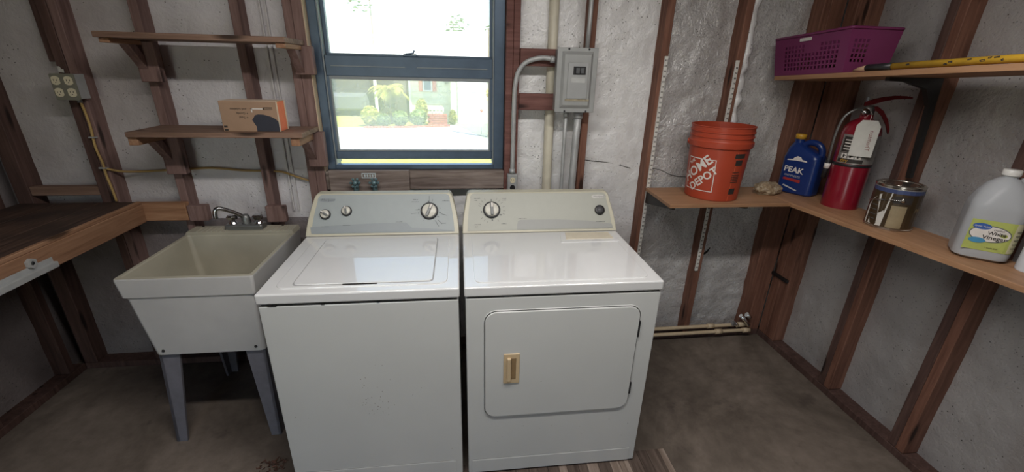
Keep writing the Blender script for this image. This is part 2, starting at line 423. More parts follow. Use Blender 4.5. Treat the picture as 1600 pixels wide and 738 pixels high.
for i, (a, b) in enumerate(bays):
    z0_ = (.925, .925, .86, .86)[i] if i < 4 else .03      # left of the window, panels below bench height carry shade in their colour
    if i < 4: obj('infill_panel', lumpy('y', .978, a-.004, b+.004, .03, z0_, -1, i+30, .003), wall_mat_d, wall_back, smooth='keep', label='lower infill with shade put into its colour')
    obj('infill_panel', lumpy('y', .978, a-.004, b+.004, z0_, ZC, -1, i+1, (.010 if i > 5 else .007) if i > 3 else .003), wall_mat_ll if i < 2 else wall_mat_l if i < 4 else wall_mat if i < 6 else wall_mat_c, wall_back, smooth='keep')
obj('infill_panel', lumpy('y', .975, .002, .93, .03, 1.05, -1, 20, .010), wall_mat, wall_back, smooth='keep')
# ragged ridge of concrete squeezed out along the stud beside the corner
bm = new(); P = []
rr = random.Random(3)
for k in range(40):
    z = 1.06+k*.0345; P.append((2.190+rr.uniform(-.006, .012), .940+rr.uniform(-.010, .010), z))
tube(bm, P, [rr.uniform(.014, .036) for _ in P], 7); obj('concrete_ridge', bm, wall_mat, wall_back)
# short stub beside the double stud, nailers, window framing
bx('stub_stud', (-1.108, -1.063, .93, .99, 1.62, ZC), stud_dark, wall_back)
bx('nailer', (-1.364, -1.063, .905, .94, 1.012, 1.056), plank_x, wall_back)
bx('block', (.996, 1.329, .885, .923, 1.652, 1.732), block_mat, wall_back)
bx('block', (.996, 1.329, .885, .923, 1.444, 1.524), block_mat, wall_back)
bx('sill_plate', (.007, .926, .905, .99, 1.030, 1.126), sill_mat, wall_back)
bx('header', (.007, .926, .905, .99, 2.05, 2.15), stud_left, wall_back)
bx('block', (-.30, -.205, .868, .899, .87, .955), stud_left, wall_back)
bx('block', (-.664, -.575, .862, .899, .885, .965), stud_left, wall_back)
for nm, (x, z, pts) in {'crack_hole': (1, 1, [(2.172, .567), (2.195, .578), (2.222, .585), (2.237, .602), (2.246, .617), (2.236, .589), (2.222, .575), (2.195, .566)])}.items():
    bm = new(); ngon_prism(bm, [(a, .966, c) for a, c in pts], (0, .012, 0)); obj(nm, bm, dark_gap, wall_back)
for x in (-.196, -.172): bx('batten', (x-.003, x+.003, .962, .974, .9, ZC), plain('pale_strip', (.62, .60, .60), .6) if 'pale_strip' not in MATS else MATS['pale_strip'], wall_back, .001)
for k, P in enumerate([[(1.381, 0.972, 1.176), (1.448, 0.972, 1.165), (1.524, 0.972, 1.154), (1.6, 0.972, 1.143), (1.659, 0.972, 1.125)], [(1.747, 0.972, 1.128), (1.834, 0.972, 1.113), (1.916, 0.972, 1.086), (2.005, 0.972, 1.071)]]):
    bm = new(); tube(bm, smooth_path([(x, y+.003, z+.003*((i*7+k) % 3-1)) for i, (x, y, z) in enumerate(P)], 4), .0016, 5); obj('crack', bm, MATS['dark_gap'], wall_back)
# right wall
for (y0, y1) in ((.76, .828), (.829, .897), (.347, .385), (.309, .346), (-.074, -.036), (-.112, -.075), (-.49, -.452), (-.90, -.862), (-1.31, -1.272), (-1.72, -1.682), (-2.13, -2.092), (-2.55, -2.51), (-2.96, -2.92), (-3.37, -3.33), (-3.78, -3.74)):
    bx('stud', (XR, XR+D, y0, y1, .04, ZC), stud_dark if y0 in (.347, -.074) else stud_mat, wall_right, .0025)
bx('sole_plate', (XR-.002, XR+D, YF, .898, 0, .038), stud_dark, wall_right)
ys = [.76, .385, .309, -.036, -.112, -.452, -.49, -.862, -.90, -1.272, -1.31, -1.682, -1.72, -2.092, -2.13, -2.51, -2.55, -2.92, -2.96, -3.33, -3.37, -3.74]
for i in range(0, 8, 2):
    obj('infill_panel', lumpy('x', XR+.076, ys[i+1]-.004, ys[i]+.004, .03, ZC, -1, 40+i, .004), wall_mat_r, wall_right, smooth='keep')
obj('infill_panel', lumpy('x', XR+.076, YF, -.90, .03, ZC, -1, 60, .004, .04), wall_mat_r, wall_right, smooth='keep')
bx('conduit_bracket', (2.655, 2.669, .762, .90, .455, .475), black_metal, wall_right)
# left wall
for (y0, y1) in ((.80, .838), (.40, .438), (0, .038), (-.40, -.362), (-.80, -.762), (-1.2, -1.162)):
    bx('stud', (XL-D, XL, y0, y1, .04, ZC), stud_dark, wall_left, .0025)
bx('sole_plate', (XL-D, XL+.002, YF, .898, 0, .038), stud_dark, wall_left)
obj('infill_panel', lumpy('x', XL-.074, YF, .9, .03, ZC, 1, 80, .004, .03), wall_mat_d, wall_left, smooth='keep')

# ------------------------------------------------------------------ window_1
win = bpy.data.objects.new('window_1', None); C.objects.link(win); win['kind'] = 'structure'; win.location = (.468, .96, 1.13)
win['label'] = 'dark bronze single hung window with dusty panes'
y0 = .945
bm = new()
box(bm, WX0, .052, y0, 1.06, WZ0, WZ1, .002); box(bm, .873, WX1, y0, 1.06, WZ0, WZ1, .002)
box(bm, .052, .873, y0, .992, WZ0, 1.152, .002); box(bm, .052, .873, .992, 1.06, 1.106, 1.130, .002); box(bm, .052, .873, y0, 1.06, WZ1-.03, WZ1, .002)
obj('window_frame', bm, frame_mat, win)
bm = new()          # inner lip of the frame
for a in ((.05, .058), (.867, .875)): box(bm, a[0], a[1], y0+.012, 1.05, 1.152, WZ1-.03)
obj('frame_lip', bm, frame_lite, win)
bm = new()          # upper sash
box(bm, .059, .866, .996, 1.026, 1.640, 1.690, .002); box(bm, .059, .866, .996, 1.026, WZ1-.06, WZ1-.031, .002)
box(bm, .059, .075, .996, 1.026, 1.690, WZ1-.06); box(bm, .853, .866, .996, 1.026, 1.690, WZ1-.06)
up_sash = obj('upper_sash', bm, frame_mat, win)
bm = new(); box(bm, .075, .853, 1.008, 1.012, 1.690, WZ1-.06); obj('pane', bm, glass_mat, up_sash)
bm = new()          # lower sash, left open a crack at the bottom
box(bm, .059, .866, .958, .99, 1.585, 1.680, .003); box(bm, .059, .866, .958, .99, 1.180, 1.222, .003)
box(bm, .059, .072, .958, .99, 1.222, 1.585); box(bm, .853, .866, .958, .99, 1.222, 1.585)
lo_sash = obj('lower_sash', bm, frame_mat, win)
bm = new(); box(bm, .072, .853, .972, .976, 1.222, 1.585); obj('pane', bm, glass_mat, lo_sash)
bm = new()
box(bm, .072, .853, .956, .966, 1.571, 1.586); box(bm, .072, .853, .956, .966, 1.222, 1.229); box(bm, .072, .080, .956, .966, 1.229, 1.571); box(bm, .846, .853, .956, .966, 1.229, 1.571)
obj('glazing_bead', bm, frame_lite, lo_sash)
bm = new(); box(bm, .085, .435, .954, .959, 1.630, 1.634); box(bm, .492, .84, .954, .959, 1.630, 1.634); obj('sash_groove', bm, frame_lite, lo_sash, 'pale line along the meeting rail')
bm = new(); box(bm, .430, .495, .958, .985, 1.680, 1.692, .003); tube(bm, [(.44, .97, 1.692), (.478, .965, 1.697), (.484, .96, 1.709)], .004, 8); obj('sash_lock', bm, frame_mat, lo_sash)
bm = new(); box(bm, .0065, .0118, .901, .985, 1.128, 2.05); jamb = struct('trim_1', bm, plain('jamb_lit', (.55, .42, .30), .7), 'raw timber edge of the window jamb, window light put into its colour')  # jamb edge coloured pale to stand for window light on it

# ------------------------------------------------------------------ washing machine
def console_xyz(x, s, off=0.0):
    """point on the slanted console face: s = 0 at the bottom edge, 1 at the top; off = outwards"""
    dy, dz = .114, .167; L = math.hypot(dy, dz)
    return Vector((x, .526+dy*s - dz/L*off, .916+dz*s + dy/L*off))
SL = math.hypot(.114, .167)
def console(root, x0, x1, inset, body_mat, face_mat, band, band_mat, cap_l, cap_r):
    W_ = x1-x0
    def outline(ins_l, ins_r, lo, hi, r=.16):
        pts = [(x0+ins_l[0], lo), (x1-ins_r[0], lo)]
        for k in range(1, 5):
            t = k/4; pts.append((x1-ins_r[0]-(ins_r[1]-ins_r[0])*(t**1.7)*.72, lo+(hi-lo)*.84*t))
        for k in range(1, 6):
            t = math.radians(90*k/5); pts.append((x1-ins_r[1]-.012+.021*(math.cos(t))-.0, hi-(hi-lo)*.16+(hi-lo)*.16*math.sin(t)))
        for k in range(0, 5):
            t = math.radians(90+90*k/5); pts.append((x0+ins_l[1]+.012+.021*(math.cos(t)), hi-(hi-lo)*.16+(hi-lo)*.16*math.sin(t)))
        for k in range(4, 0, -1):
            t = k/4; pts.append((x0+ins_l[0]+(ins_l[1]-ins_l[0])*(t**1.7)*.72, lo+(hi-lo)*.84*t))
        return pts
    bm = new(); ngon_prism(bm, [console_xyz(x, s) for x, s in outline((0, inset), (0, inset), 0, 1)], (0, .046, 0), .004, 2)
    obj('console', bm, body_mat, root, 'cream control console', True)
    bm = new(); ngon_prism(bm, [console_xyz(x, s, .0022) for x, s in outline((cap_l, cap_l+inset*.75), (cap_r, cap_r+inset*.75), .06, .965)], (0, .004, 0))
    pan = obj('control_panel', bm, face_mat, root)
    if band:
        bm = new(); f = bm.faces.new([bm.verts.new(console_xyz(x, s, .0032)) for x, s in band]); obj('panel_band', bm, band_mat, pan)
    return pan
def on_console(pan, name, bm2d, mat_, cx, s, off=.0034):
    bm = new(); merge(bm, bm2d, lambda v: console_xyz(cx+v.x, s+v.y/SL, off)); return obj(name, bm, mat_, pan)
NRM = Vector((0, -.167, .114)).normalized()
def console_knob(root, cx, s, r, ang, big=True):
    p = console_xyz(cx, s, .003)
    q = NRM.to_track_quat('Z', 'Y').to_matrix().to_4x4(); q.translation = p
    bm = new(); lathe(bm, [(0, 0), (r, 0), (r, .007), (r*.93, .010), (r*.84, .010), (0, .010)], 28, q); k = obj('knob', bm, black_pl, root)
    bm = new(); lathe(bm, [(0, .0095), (r*.82, .0095), (r*.78, .016), (r*.70, .018), (0, .018)], 28, q); obj('knob_face', bm, knob_face, k)
    bm = new(); vs_ = box(bm, -r*.16, r*.16, -r*.74, r*.74, .017, .028, .002); T(bm, bm.verts[:], q @ Matrix.Rotation(math.radians(ang), 4, 'Z')); obj('knob_grip', bm, knob_bar, k)
    bm = new(); vs_ = box(bm, -r*.06, r*.14, r*.2, r*.72, .027, .0292); T(bm, bm.verts[:], q @ Matrix.Rotation(math.radians(ang), 4, 'Z')); obj('knob_pointer', bm, white_print, k)
    return k
def ticks(pan, cx, s, items):
    """printed dial marks: (angle deg, r0, r1, width)"""
    bm = new()
    for a, r0, r1, wd in items:
        t = math.radians(a); d = Vector((math.sin(t), math.cos(t))); nn = Vector((d.y, -d.x))
        q = [d*r0-nn*wd, d*r1-nn*wd, d*r1+nn*wd, d*r0+nn*wd]
        bm.faces.new([bm.verts.new(console_xyz(cx+v.x, s+v.y/SL, .0035)) for v in q])
    obj('dial_mark', bm, ink, pan)
def logo(pan, cx, s, w_, ring=True):
    bm = new(); pts = [(w_*math.cos(t), w_*.30*math.sin(t)) for t in [2*math.pi*k/28 for k in range(28)]]
    bm.faces.new([bm.verts.new(console_xyz(cx+x, s+y/SL, .0034)) for x, y in pts]); obj('badge', bm, silver if ring else panel_wash2, pan)
    on_console(pan, 'badge_lettering', text_bm('Whirlpool', w_*.42, shear=.2), ink, cx, s, .0038)

wash = thing('washing_machine', 'white top-loading washing machine with two small knobs, between the tub and the dryer', 'washing machine', (.342, .33, 0))
bm = new(); box(bm, .004, .679, .004, .66, .012, .866, .006, 2); obj('cabinet', bm, white_enamel, wash, None, True)
bm = new(); box(bm, .012, .672, .012, .65, .864, .876); obj('top_gap', bm, dark_gap, wash, 'dark seam under the lid top')
bm = new(); box(bm, 0, .683, 0, .668, .874, .914, .007, 3); wtop = obj('top_panel', bm, top_enamel, wash, None, True)
bm = new(); ngon_prism(bm, [(x, y, .9185) for x, y in rrect(.050, .640, .036, .49, .035)], (0, 0, -.008), .004, 2); obj('raised_rim', bm, top_enamel, wtop, None, True)
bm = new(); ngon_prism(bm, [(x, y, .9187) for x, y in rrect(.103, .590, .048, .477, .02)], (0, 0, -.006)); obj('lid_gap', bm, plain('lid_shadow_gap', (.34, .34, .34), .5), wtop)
bm = new(); ngon_prism(bm, [(x, y, .9225) for x, y in rrect(.107, .586, .053, .473, .018)], (0, 0, -.009), .003, 2); lid = obj('lid', bm, top_enamel, wash, 'flat glossy lid', True)
bm = new(); ngon_prism(bm, [(x, y, .9192) for x, y in rrect(.275, .395, .044, .0535, .004)], (0, 0, -.004)); obj('lid_grip', bm, dark_gap, lid, 'dark finger notch')
bm = new(); box(bm, .03, .653, .0015, .02, .012, .094, .004, 2); obj('kick_panel', bm, white_enamel, wash, None, True)
bm = new(); box(bm, .03, .653, .0030, .02, .094, .097); obj('kick_seam', bm, plain('seam_grey', (.35, .35, .34), .6), wash)
rr = random.Random(5); bm = new()
for (x, z, s) in ((.045, .869, .006), (.056, .868, .005), (.215, .8675, .004), (.40, .868, .003)):
    ngon_prism(bm, [(x+s*1.8*math.cos(t), .0035, z+s*.8*math.sin(t)) for t in [k*math.pi/4 for k in range(8)]], (0, .004, 0))
obj('rust_chip', bm, dark_gap, wash, 'dark chipped rust spot under the top')
def specks(root, pts_, seed):
    r2 = random.Random(seed); bm = new()
    for (cx, cz, sx, sz, n_) in pts_:
        for _ in range(n_):
            x, z, r_ = r2.gauss(cx, sx), r2.gauss(cz, sz), r2.uniform(.0007, .0018)
            ngon_prism(bm, [(x+r_*math.cos(t), .0034, z+r_*math.sin(t)) for t in [k*math.pi/3 for k in range(6)]], (0, .002, 0))
    obj('dirt_speck', bm, MATS['speck_brown'] if 'speck_brown' in MATS else plain('speck_brown', (.17, .14, .11), .8), root)
specks(wash, ((.345, .43, .022, .05, 26), (.33, .40, .12, .10, 16)), 2)
for (x, z) in ((.05, .006), (.63, .006)): bx('foot', (x, x+.03, .03, .06, .0075, .014), black_pl, wash)
# band at the bottom of the control panel, its top edge a flat arc
band = [(.026, .075), (.658, .075)] + [(.658-.19*k/3, .10+.02*k) for k in range(1, 4)] + [(.44-.42*k/8, .215+.075*math.sin(math.pi*(.5+k/16*1.0))-.0) for k in range(0, 9)]
pan = console(wash, 0, .683, .036, cream_enamel, panel_wash, band, panel_wash2, .026, .022)
console_knob(wash, .083, .50, .0235, 55); console_knob(wash, .175, .575, .0235, 8); console_knob(wash, .547, .55, .0405, -22)
ticks(pan, .547, .55, [(0, .046, .075, .0008), (15, .05, .06, .0008), (-80, .046, .052, .0028), (-100, .048, .053, .002), (-98, .06, .085, .0007), (98, .046, .052, .0028), (105, .055, .085, .0009), (125, .046, .052, .0022), (150, .052, .085, .001), (138, .058, .085, .001), (-5, .044, .050, .003), (-150, .05, .053, .001), (75, .05, .054, .001)])
logo(pan, .088, .845, .036, False)
def words(pan, items):
    bm = new()
    for (x, s, w_, h) in items:
        n_ = max(2, int(w_/.006)); r2 = random.Random(int(x*1000+s*77))
        for k in range(n_):
            xa = x-w_/2+w_*k/n_; hh = h*r2.uniform(.5, 1)
            bm.faces.new([bm.verts.new(console_xyz(xa+u, s+v/SL, .0035)) for u, v in ((0, 0), (w_/n_*.7, 0), (w_/n_*.7, hh), (0, hh))])
    obj('panel_print', bm, ink, pan)
words(pan, [(.485, .82, .022, .0035), (.483, .77, .034, .003), (.625, .79, .034, .004), (.49, .58, .012, .003), (.612, .25, .024, .004), (.41, .30, .030, .0025), (.085, .215, .034, .0028), (.178, .24, .034, .0028)])

# ------------------------------------------------------------------ clothes dryer
X0 = .6985; X1 = X0+.7444
dry = thing('clothes_dryer', 'white front-loading clothes dryer with a beige door handle, right of the washer', 'dryer', ((X0+X1)/2, .33, 0))
bm = new(); box(bm, X0+.004, X1-.004, .004, .66, .012, .868, .006, 2); obj('cabinet', bm, white_enamel, dry, None, True)
bm = new(); box(bm, X0+.01, X1-.01, .010, .65, .866, .876); obj('top_gap', bm, dark_gap, dry, 'dark seam under the top')
bm = new(); box(bm, X0, X1, 0, .668, .874, .914, .007, 3); dtop = obj('top_panel', bm, top_enamel, dry, None, True)
emb = [(x, y) for x, y in rrect(.738, 1.398, .030, .512, .03)]
bm = new(); ngon_prism(bm, [(x, y, .9175) for x, y in emb], (0, 0, -.006), .0035, 2); obj('raised_rim', bm, top_enamel, dtop, None, True)
bm = new(); ngon_prism(bm, [(x, y, .9205) for x, y in ((1.135, .385), (1.405, .385), (1.40, .50), (1.155, .505))], (0, 0, -.006), .002); lint = obj('lint_screen_surround', bm, top_enamel, dtop)
bm = new(); ngon_prism(bm, [(x, y, .9225) for x, y in ((1.165, .415), (1.390, .415), (1.388, .498), (1.180, .500))], (0, 0, -.005), .0015); obj('lint_screen_lid', bm, lint_pl, dtop, 'cream lint screen lid')
dr = rrect(.771, 1.368, .320, .811, .045, 7)
bm = new(); ngon_prism(bm, [(x, .0025, z) for x, z in rrect(.766, 1.373, .315, .816, .05, 7)], (0, .006, 0), .002); obj('door_recess', bm, white_enamel, dry, None, True)
bm = new(); ngon_prism(bm, [(x, .0022, z) for x, z in rrect(.7695, 1.3695, .3185, .8125, .046, 7)], (0, .006, 0)); obj('door_gap', bm, dark_gap, dry)
bm = new(); ngon_prism(bm, [(x, -.004, z) for x, z in rrect(.7725, 1.3665, .3215, .8095, .044, 7)], (0, .010, 0), .004, 2); door = obj('door', bm, white_enamel, dry, None, True)
bm = new()
box(bm, .843, .906, -.008, -.002, .488, .628, .003); obj('door_handle', bm, beige_pl, door, 'beige recessed door pull')
hnd = C.objects[-1] if False else [o for o in C.objects if o.name.startswith('door_handle')][-1]
bm = new(); box(bm, .872, .892, -.0095, -.004, .510, .610, .002); obj('handle_pocket', bm, plain('beige_shadow', (.26, .17, .085), .5), hnd)
bm = new(); box(bm, .856, .872, -.019, -.005, .502, .612, .005, 2); obj('handle_lip', bm, beige_pl, hnd)
for (za, zb) in ((.672, .745), (.395, .452)): bx('hinge', (1.3645, 1.3725, -.0045, .004, za, zb), black_pl, door, .001, 'black hinge leaf')
bm = new(); box(bm, X0+.018, X1-.028, .0012, .02, .014, .087, .005, 2); obj('kick_panel', bm, white_enamel, dry, None, True)
bm = new(); box(bm, X0+.018, X1-.028, .0032, .02, .087, .090); obj('kick_seam', bm, MATS['seam_grey'], dry)
specks(dry, ((1.08, .25, .2, .04, 10),), 5)
for x in (X0+.05, X1-.08): bx('foot', (x, x+.03, .03, .06, .0075, .014), black_pl, dry)
band = [(.955, .075), (1.425, .075), (1.421, .17), (1.30, .26), (1.15, .30), (.975, .305), (.962, .28), (.957, .2)]
pan2 = console(dry, X0, X1, .030, cream_enamel, panel_dry, band, panel_dry2, .024, .022)
console_knob(dry, .838, .555, .0405, 2)
q = NRM.to_track_quat('Z', 'Y').to_matrix().to_4x4(); q.translation = console_xyz(1.366, .515, .003)
bm = new(); lathe(bm, [(0, 0), (.0245, 0), (.0245, .007), (.021, .009), (0, .009)], 28, q); pb = obj('start_button', bm, black_pl, dry, 'round black start button')
bm = new(); lathe(bm, [(0, .008), (.017, .008), (.016, .013), (0, .013)], 24, q); obj('button_cap', bm, plain('dark_grey_button', (.07, .07, .075), .5), pb)
ticks(pan2, .838, .555, [(0, .046, .053, .003), (-100, .046, .053, .003), (120, .046, .053, .003), (178, .046, .052, .003)] + [(a, .055, .066, .0006) for a in (-70, -60, -45, -30, 25, 40, 55, 75, 95, 110, 150, 200, 215, 230)])
logo(pan2, 1.366, .86, .034)
words(pan2, [(.772, .84, .03, .003), (.766, .79, .014, .003), (.902, .83, .02, .003), (.902, .79, .02, .003), (.77, .20, .03, .003), (.765, .15, .015, .003), (.895, .21, .026, .003), (.985, .33, .04, .0022), (1.366, .22, .045, .003)])

# ------------------------------------------------------------------ laundry tub
tub = thing('laundry_tub', 'off-white plastic laundry tub on grey legs under the left shelves', 'sink', (-.40, .55, 0))
def quadloop(x0, x1, y0, y1, z, r=.03, n=4): return [Vector((x, y, z)) for x, y in rrect(x0, x1, y0, y1, r, n)]
def loft(bm, loops, close_last=True, close_first=False):
    R_ = [[bm.verts.new(p) for p in L] for L in loops]
    for a, b in zip(R_, R_[1:]):
        for k in range(len(a)): bm.faces.new((a[k], a[(k+1) % len(a)], b[(k+1) % len(a)], b[k]))
    if close_last: bm.faces.new(R_[-1])
    if close_first: bm.faces.new(R_[0][::-1])
bm = new()
loft(bm, [quadloop(-.650, -.142, .298, .80, .842, .012), quadloop(-.652, -.140, .296, .86, .834, .012), quadloop(-.645, -.147, .302, .86, .758, .012), quadloop(-.634, -.157, .308, .852, .752, .014), quadloop(-.612, -.172, .33, .80, .465, .02), quadloop(-.600, -.184, .342, .79, .465, .02)], True)
obj('tub_shell', bm, tub_mat, tub, None, True)
bm = new()
loft(bm, [quadloop(-.650, -.142, .298, .80, .842, .012), quadloop(-.636, -.156, .314, .772, .8425, .012), quadloop(-.632, -.160, .319, .768, .836, .014), quadloop(-.590, -.195, .36, .735, .50, .04)], True)
obj('basin', bm, tub_in, tub, 'stained cream inside of the basin', True)
bm = new()
ngon_prism(bm, [(-.652, .772, .840), (-.640, .772, .858), (-.15, .772, .858), (-.14, .772, .840)], (0, .088, 0), .003, 2)
deck = obj('back_deck', bm, tub_in, tub, 'ribbed back ledge', True)
for xs in ([-.60+.022*k for k in range(7)], [-.285+.022*k for k in range(6)]):
    for x in xs:
        bm = new(); box(bm, x, x+.010, .772, .835, .856, .862, .002); obj('soap_rib', bm, tub_in, deck)
for x in (-.60, -.22):
    bm = new(); lathe(bm, [(0, .858), (.006, .858), (.005, .862), (0, .863)], 10, Matrix.Translation((x, .848, 0))); obj('deck_bolt', bm, dark_gap, deck)
for x in (-.575, -.205):
    bm = new(); lathe(bm, [(0, 0), (.007, 0), (.005, .004), (0, .005)], 10, Matrix.Translation((x, .3285, .487)) @ Matrix.Rotation(math.radians(90), 4, 'X')); obj('leg_bolt', bm, dark_gap, tub)
def tub_leg_bm(xa, xb, ya, yb, sx, sy):
    """tapering angle leg"""
    bm = new(); zt, zb = .50, 0.0
    w_t, w_b = .085, .045; t = .012
    for (wa, wb, is_x) in ((w_t, w_b, True), (w_t, w_b, False)):
        def cs(x, y, wd, z):
            if is_x: return [Vector((x, y, z)), Vector((x+sx*wd, y, z)), Vector((x+sx*wd, y+sy*t, z)), Vector((x, y+sy*t, z))]
            return [Vector((x, y, z)), Vector((x, y+sy*wd, z)), Vector((x+sx*t, y+sy*wd, z)), Vector((x+sx*t, y, z))]
        loft(bm, [cs(xa, ya, wa, zt), cs(xb, yb, wb, zb)], True, True)
    return bm
for (xa, xb, ya, yb, sx, sy) in ((-.607, -.628, .347, .31, 1, 1), (-.178, -.172, .347, .31, -1, 1), (-.607, -.628, .785, .81, 1, -1), (-.178, -.172, .785, .81, -1, -1)):
    obj('leg', tub_leg_bm(xa, xb, ya, yb, sx, sy), tub_leg, tub)
bm = new(); tube(bm, [(-.39, .56, .50), (-.39, .56, .36), (-.39, .60, .30), (-.39, .66, .32), (-.39, .74, .34), (-.39, .83, .34)], .02, 10); obj('drain_pipe', bm, pvc, tub)
fau = None
bm = new(); ngon_prism(bm, [(x, y, .882) for x, y in rrect(-.475, -.295, .79, .855, .012)], (0, 0, -.024), .006, 2); fau = obj('faucet', bm, dull_metal, tub, 'chrome two-handle faucet')
bm = new(); sp = smooth_path([(-.385, .832, .88), (-.390, .830, .910), (-.415, .815, .938), (-.445, .795, .962), (-.466, .780, .975), (-.480, .772, .972), (-.486, .768, .955), (-.487, .767, .928)], 5)
tube(bm, sp, .0105, 12); obj('spout', bm, chrome, fau)
bm = new(); lathe(bm, [(.022, .88), (.02, .91), (.014, .925), (.0, .928)], 16, Matrix.Translation((-.385, .835, 0))); obj('spout_base', bm, dull_metal, fau)
for x in (-.445, -.325):
    bm = new(); lathe(bm, [(.020, .88), (.015, .89), (.012, .900), (.024, .905), (.026, .918), (.018, .926), (0, .928)], 10, Matrix.Translation((x, .828, 0)), False); obj('faucet_handle', bm, chrome, fau)

# ------------------------------------------------------------------ workbench (left)
bench = thing('workbench', 'rough timber workbench built along the left wall', 'workbench', (-1.15, -.2, 0))
for k, (xa, xb) in enumerate(((-1.425, -1.245), (-1.242, -1.062), (-1.059, -.88))):
    bx('deck_board', (xa, xb, -2.4, .895, .952, .977+.001*k), deck_mat, bench, .003)
bx('front_rail', (-.898, -.86, -2.4, .86, .885, .976), plank_y, bench, .003)
bx('edge_strip', (-.880, -.8615, -2.4, .86, .9765, .992), plank_y, bench, .002)
bx('back_ledger', (-.898, -.668, .861, .898, .888, .980), ledger_x, bench, .003)
bx('bench_leg', (-.95, -.90, -1.6, -1.55, 0, .952), stud_dark, bench)
bx('bench_leg', (-1.42, -1.37, -1.6, -1.55, 0, .952), stud_dark, bench)
strip = thing('steel_strip', 'pale galvanised steel strip screwed to the bottom of the workbench rail', 'metal strip', (-.85, -.6, .90))
bx('angle', (-.859, -.842, -2.3, .335, .890, .912), galv, strip, .001)
bx('flange', (-.8595, -.857, -2.3, .335, .912, .93), galv, strip, .0005)
clip = thing('steel_clip', 'small bright hexagonal nut on the workbench rail above the steel strip', 'nut', (-.855, .25, .94))
bm = new(); lathe(bm, [(.008, 0), (.019, 0), (.019, .012), (.008, .012)], 6, Matrix.Translation((-.8595, .25, .942)) @ Matrix.Rotation(math.radians(90), 4, 'Y'), False); obj('nut', bm, galv, clip)
bm = new(); lathe(bm, [(0, .002), (.009, .002), (.009, .009), (0, .009)], 12, Matrix.Translation((-.8595, .25, .942)) @ Matrix.Rotation(math.radians(90), 4, 'Y')); obj('bolt', bm, dull_metal, clip)

# ------------------------------------------------------------------ left plank shelves
def bracket(root, x, zt, y_front, cleat_bot, mat_, th=.036):
    """timber arm under the plank, cleat on the stud face and a diagonal brace"""
    ar = bx('bracket_arm', (x-.045, x-.007, y_front, .861, zt-th, zt-.0005), plank_y, root)
    bx('bracket_cleat', (x-.05, x+.036, .861, .899, cleat_bot, zt-.002), mat_, root, .003)
    bm = new(); ngon_prism(bm, [(x-.045, .775, zt-th-.001), (x-.045, .822, zt-th-.001), (x-.045, .860, zt-th-.048), (x-.045, .860, zt-th-.098)], (.038, 0, 0), .002); obj('bracket_brace', bm, mat_, root)
sh1 = thing('plank_shelf', 'upper timber plank shelf left of the window, empty', 'shelf', (-.35, .78, 1.70), 'plank shelves left of the window')
bx('plank', (-.71, -.004, .655, .898, 1.715, 1.737), plank_x, sh1, .002)
bracket(sh1, -.66, 1.715, .675, 1.545, stud_left, .018); bracket(sh1, .000, 1.715, .665, 1.59, stud_left, .020)
sh2 = thing('plank_shelf', 'lower timber plank shelf left of the window, carrying the cardboard box', 'shelf', (-.35, .78, 1.32), 'plank shelves left of the window')
bx('plank', (-.70, .008, .655, .898, 1.331, 1.353), plank_x, sh2, .002)
bracket(sh2, -.66, 1.331, .67, 1.124, stud_left); bracket(sh2, -.002, 1.331, .665, 1.16, stud_left)

# cardboard box standing on the lower shelf
cb = thing('cardboard_box', 'brown cardboard box with upside-down print and an orange end, on the lower plank shelf', 'box', (-.20, .73, 1.3535))
bm = new(); box(bm, -.325, -.092, .690, .790, 1.3535, 1.482, .0015); obj('carton', bm, card, cb)
bm = new(); ngon_prism(bm, [(-.0915, .700, 1.356), (-.0915, .776, 1.356), (-.0915, .776, 1.480), (-.0915, .700, 1.480)], (.0006, 0, 0)); obj('orange_end', bm, card_orange, cb, 'orange printed end')
bm = new()
for (ya, yb) in ((.690, .700), (.776, .790)): box(bm, -.0925, -.0908, ya, yb, 1.3545, 1.481)
box(bm, -.324, -.093, .691, .789, 1.4818, 1.4828); obj('pale_edge', bm, card_edge, cb)
bm = new(); pts = [(-.188, 1.355), (-.186, 1.375), (-.195, 1.392), (-.200, 1.405), (-.192, 1.414), (-.186, 1.424), (-.172, 1.428), (-.150, 1.427), (-.120, 1.418), (-.102, 1.408), (-.0925, 1.396), (-.0925, 1.355)]
ngon_prism(bm, [(x, .6895, z) for x, z in pts], (0, .0006, 0)); obj('dark_picture', bm, dark_blot, cb)
bm = new()
for (xa, xb, za, zb) in ((-.320, -.305, 1.357, 1.365), (-.320, -.306, 1.371, 1.379)): box(bm, xa, xb, .6893, .691, za, zb)
obj('edge_mark', bm, black_print, cb)
bm = new(); box(bm, -.198, -.150, .6893, .691, 1.448, 1.453); box(bm, -.198, -.193, .6893, .691, 1.436, 1.453); obj('sticker', bm, white_print, cb)
bm = new(); box(bm, -.148, -.110, .6893, .691, 1.453, 1.457); box(bm, -.148, -.110, .6893, .691, 1.447, 1.449); box(bm, -.148, -.145, .6893, .691, 1.447, 1.457); obj('barcode_frame', bm, black_print, cb)
bm = new()
for s, x, z in (('and tubeless', -.249, 1.449), ('+ Gentle', -.235, 1.432), ('+ Tool', -.232, 1.415)):
    merge(bm, text_bm(s, .0135), lambda v, x=x, z=z: Vector((x-v.x, .6892, z-v.y)))
obj('box_print', bm, black_print, cb)

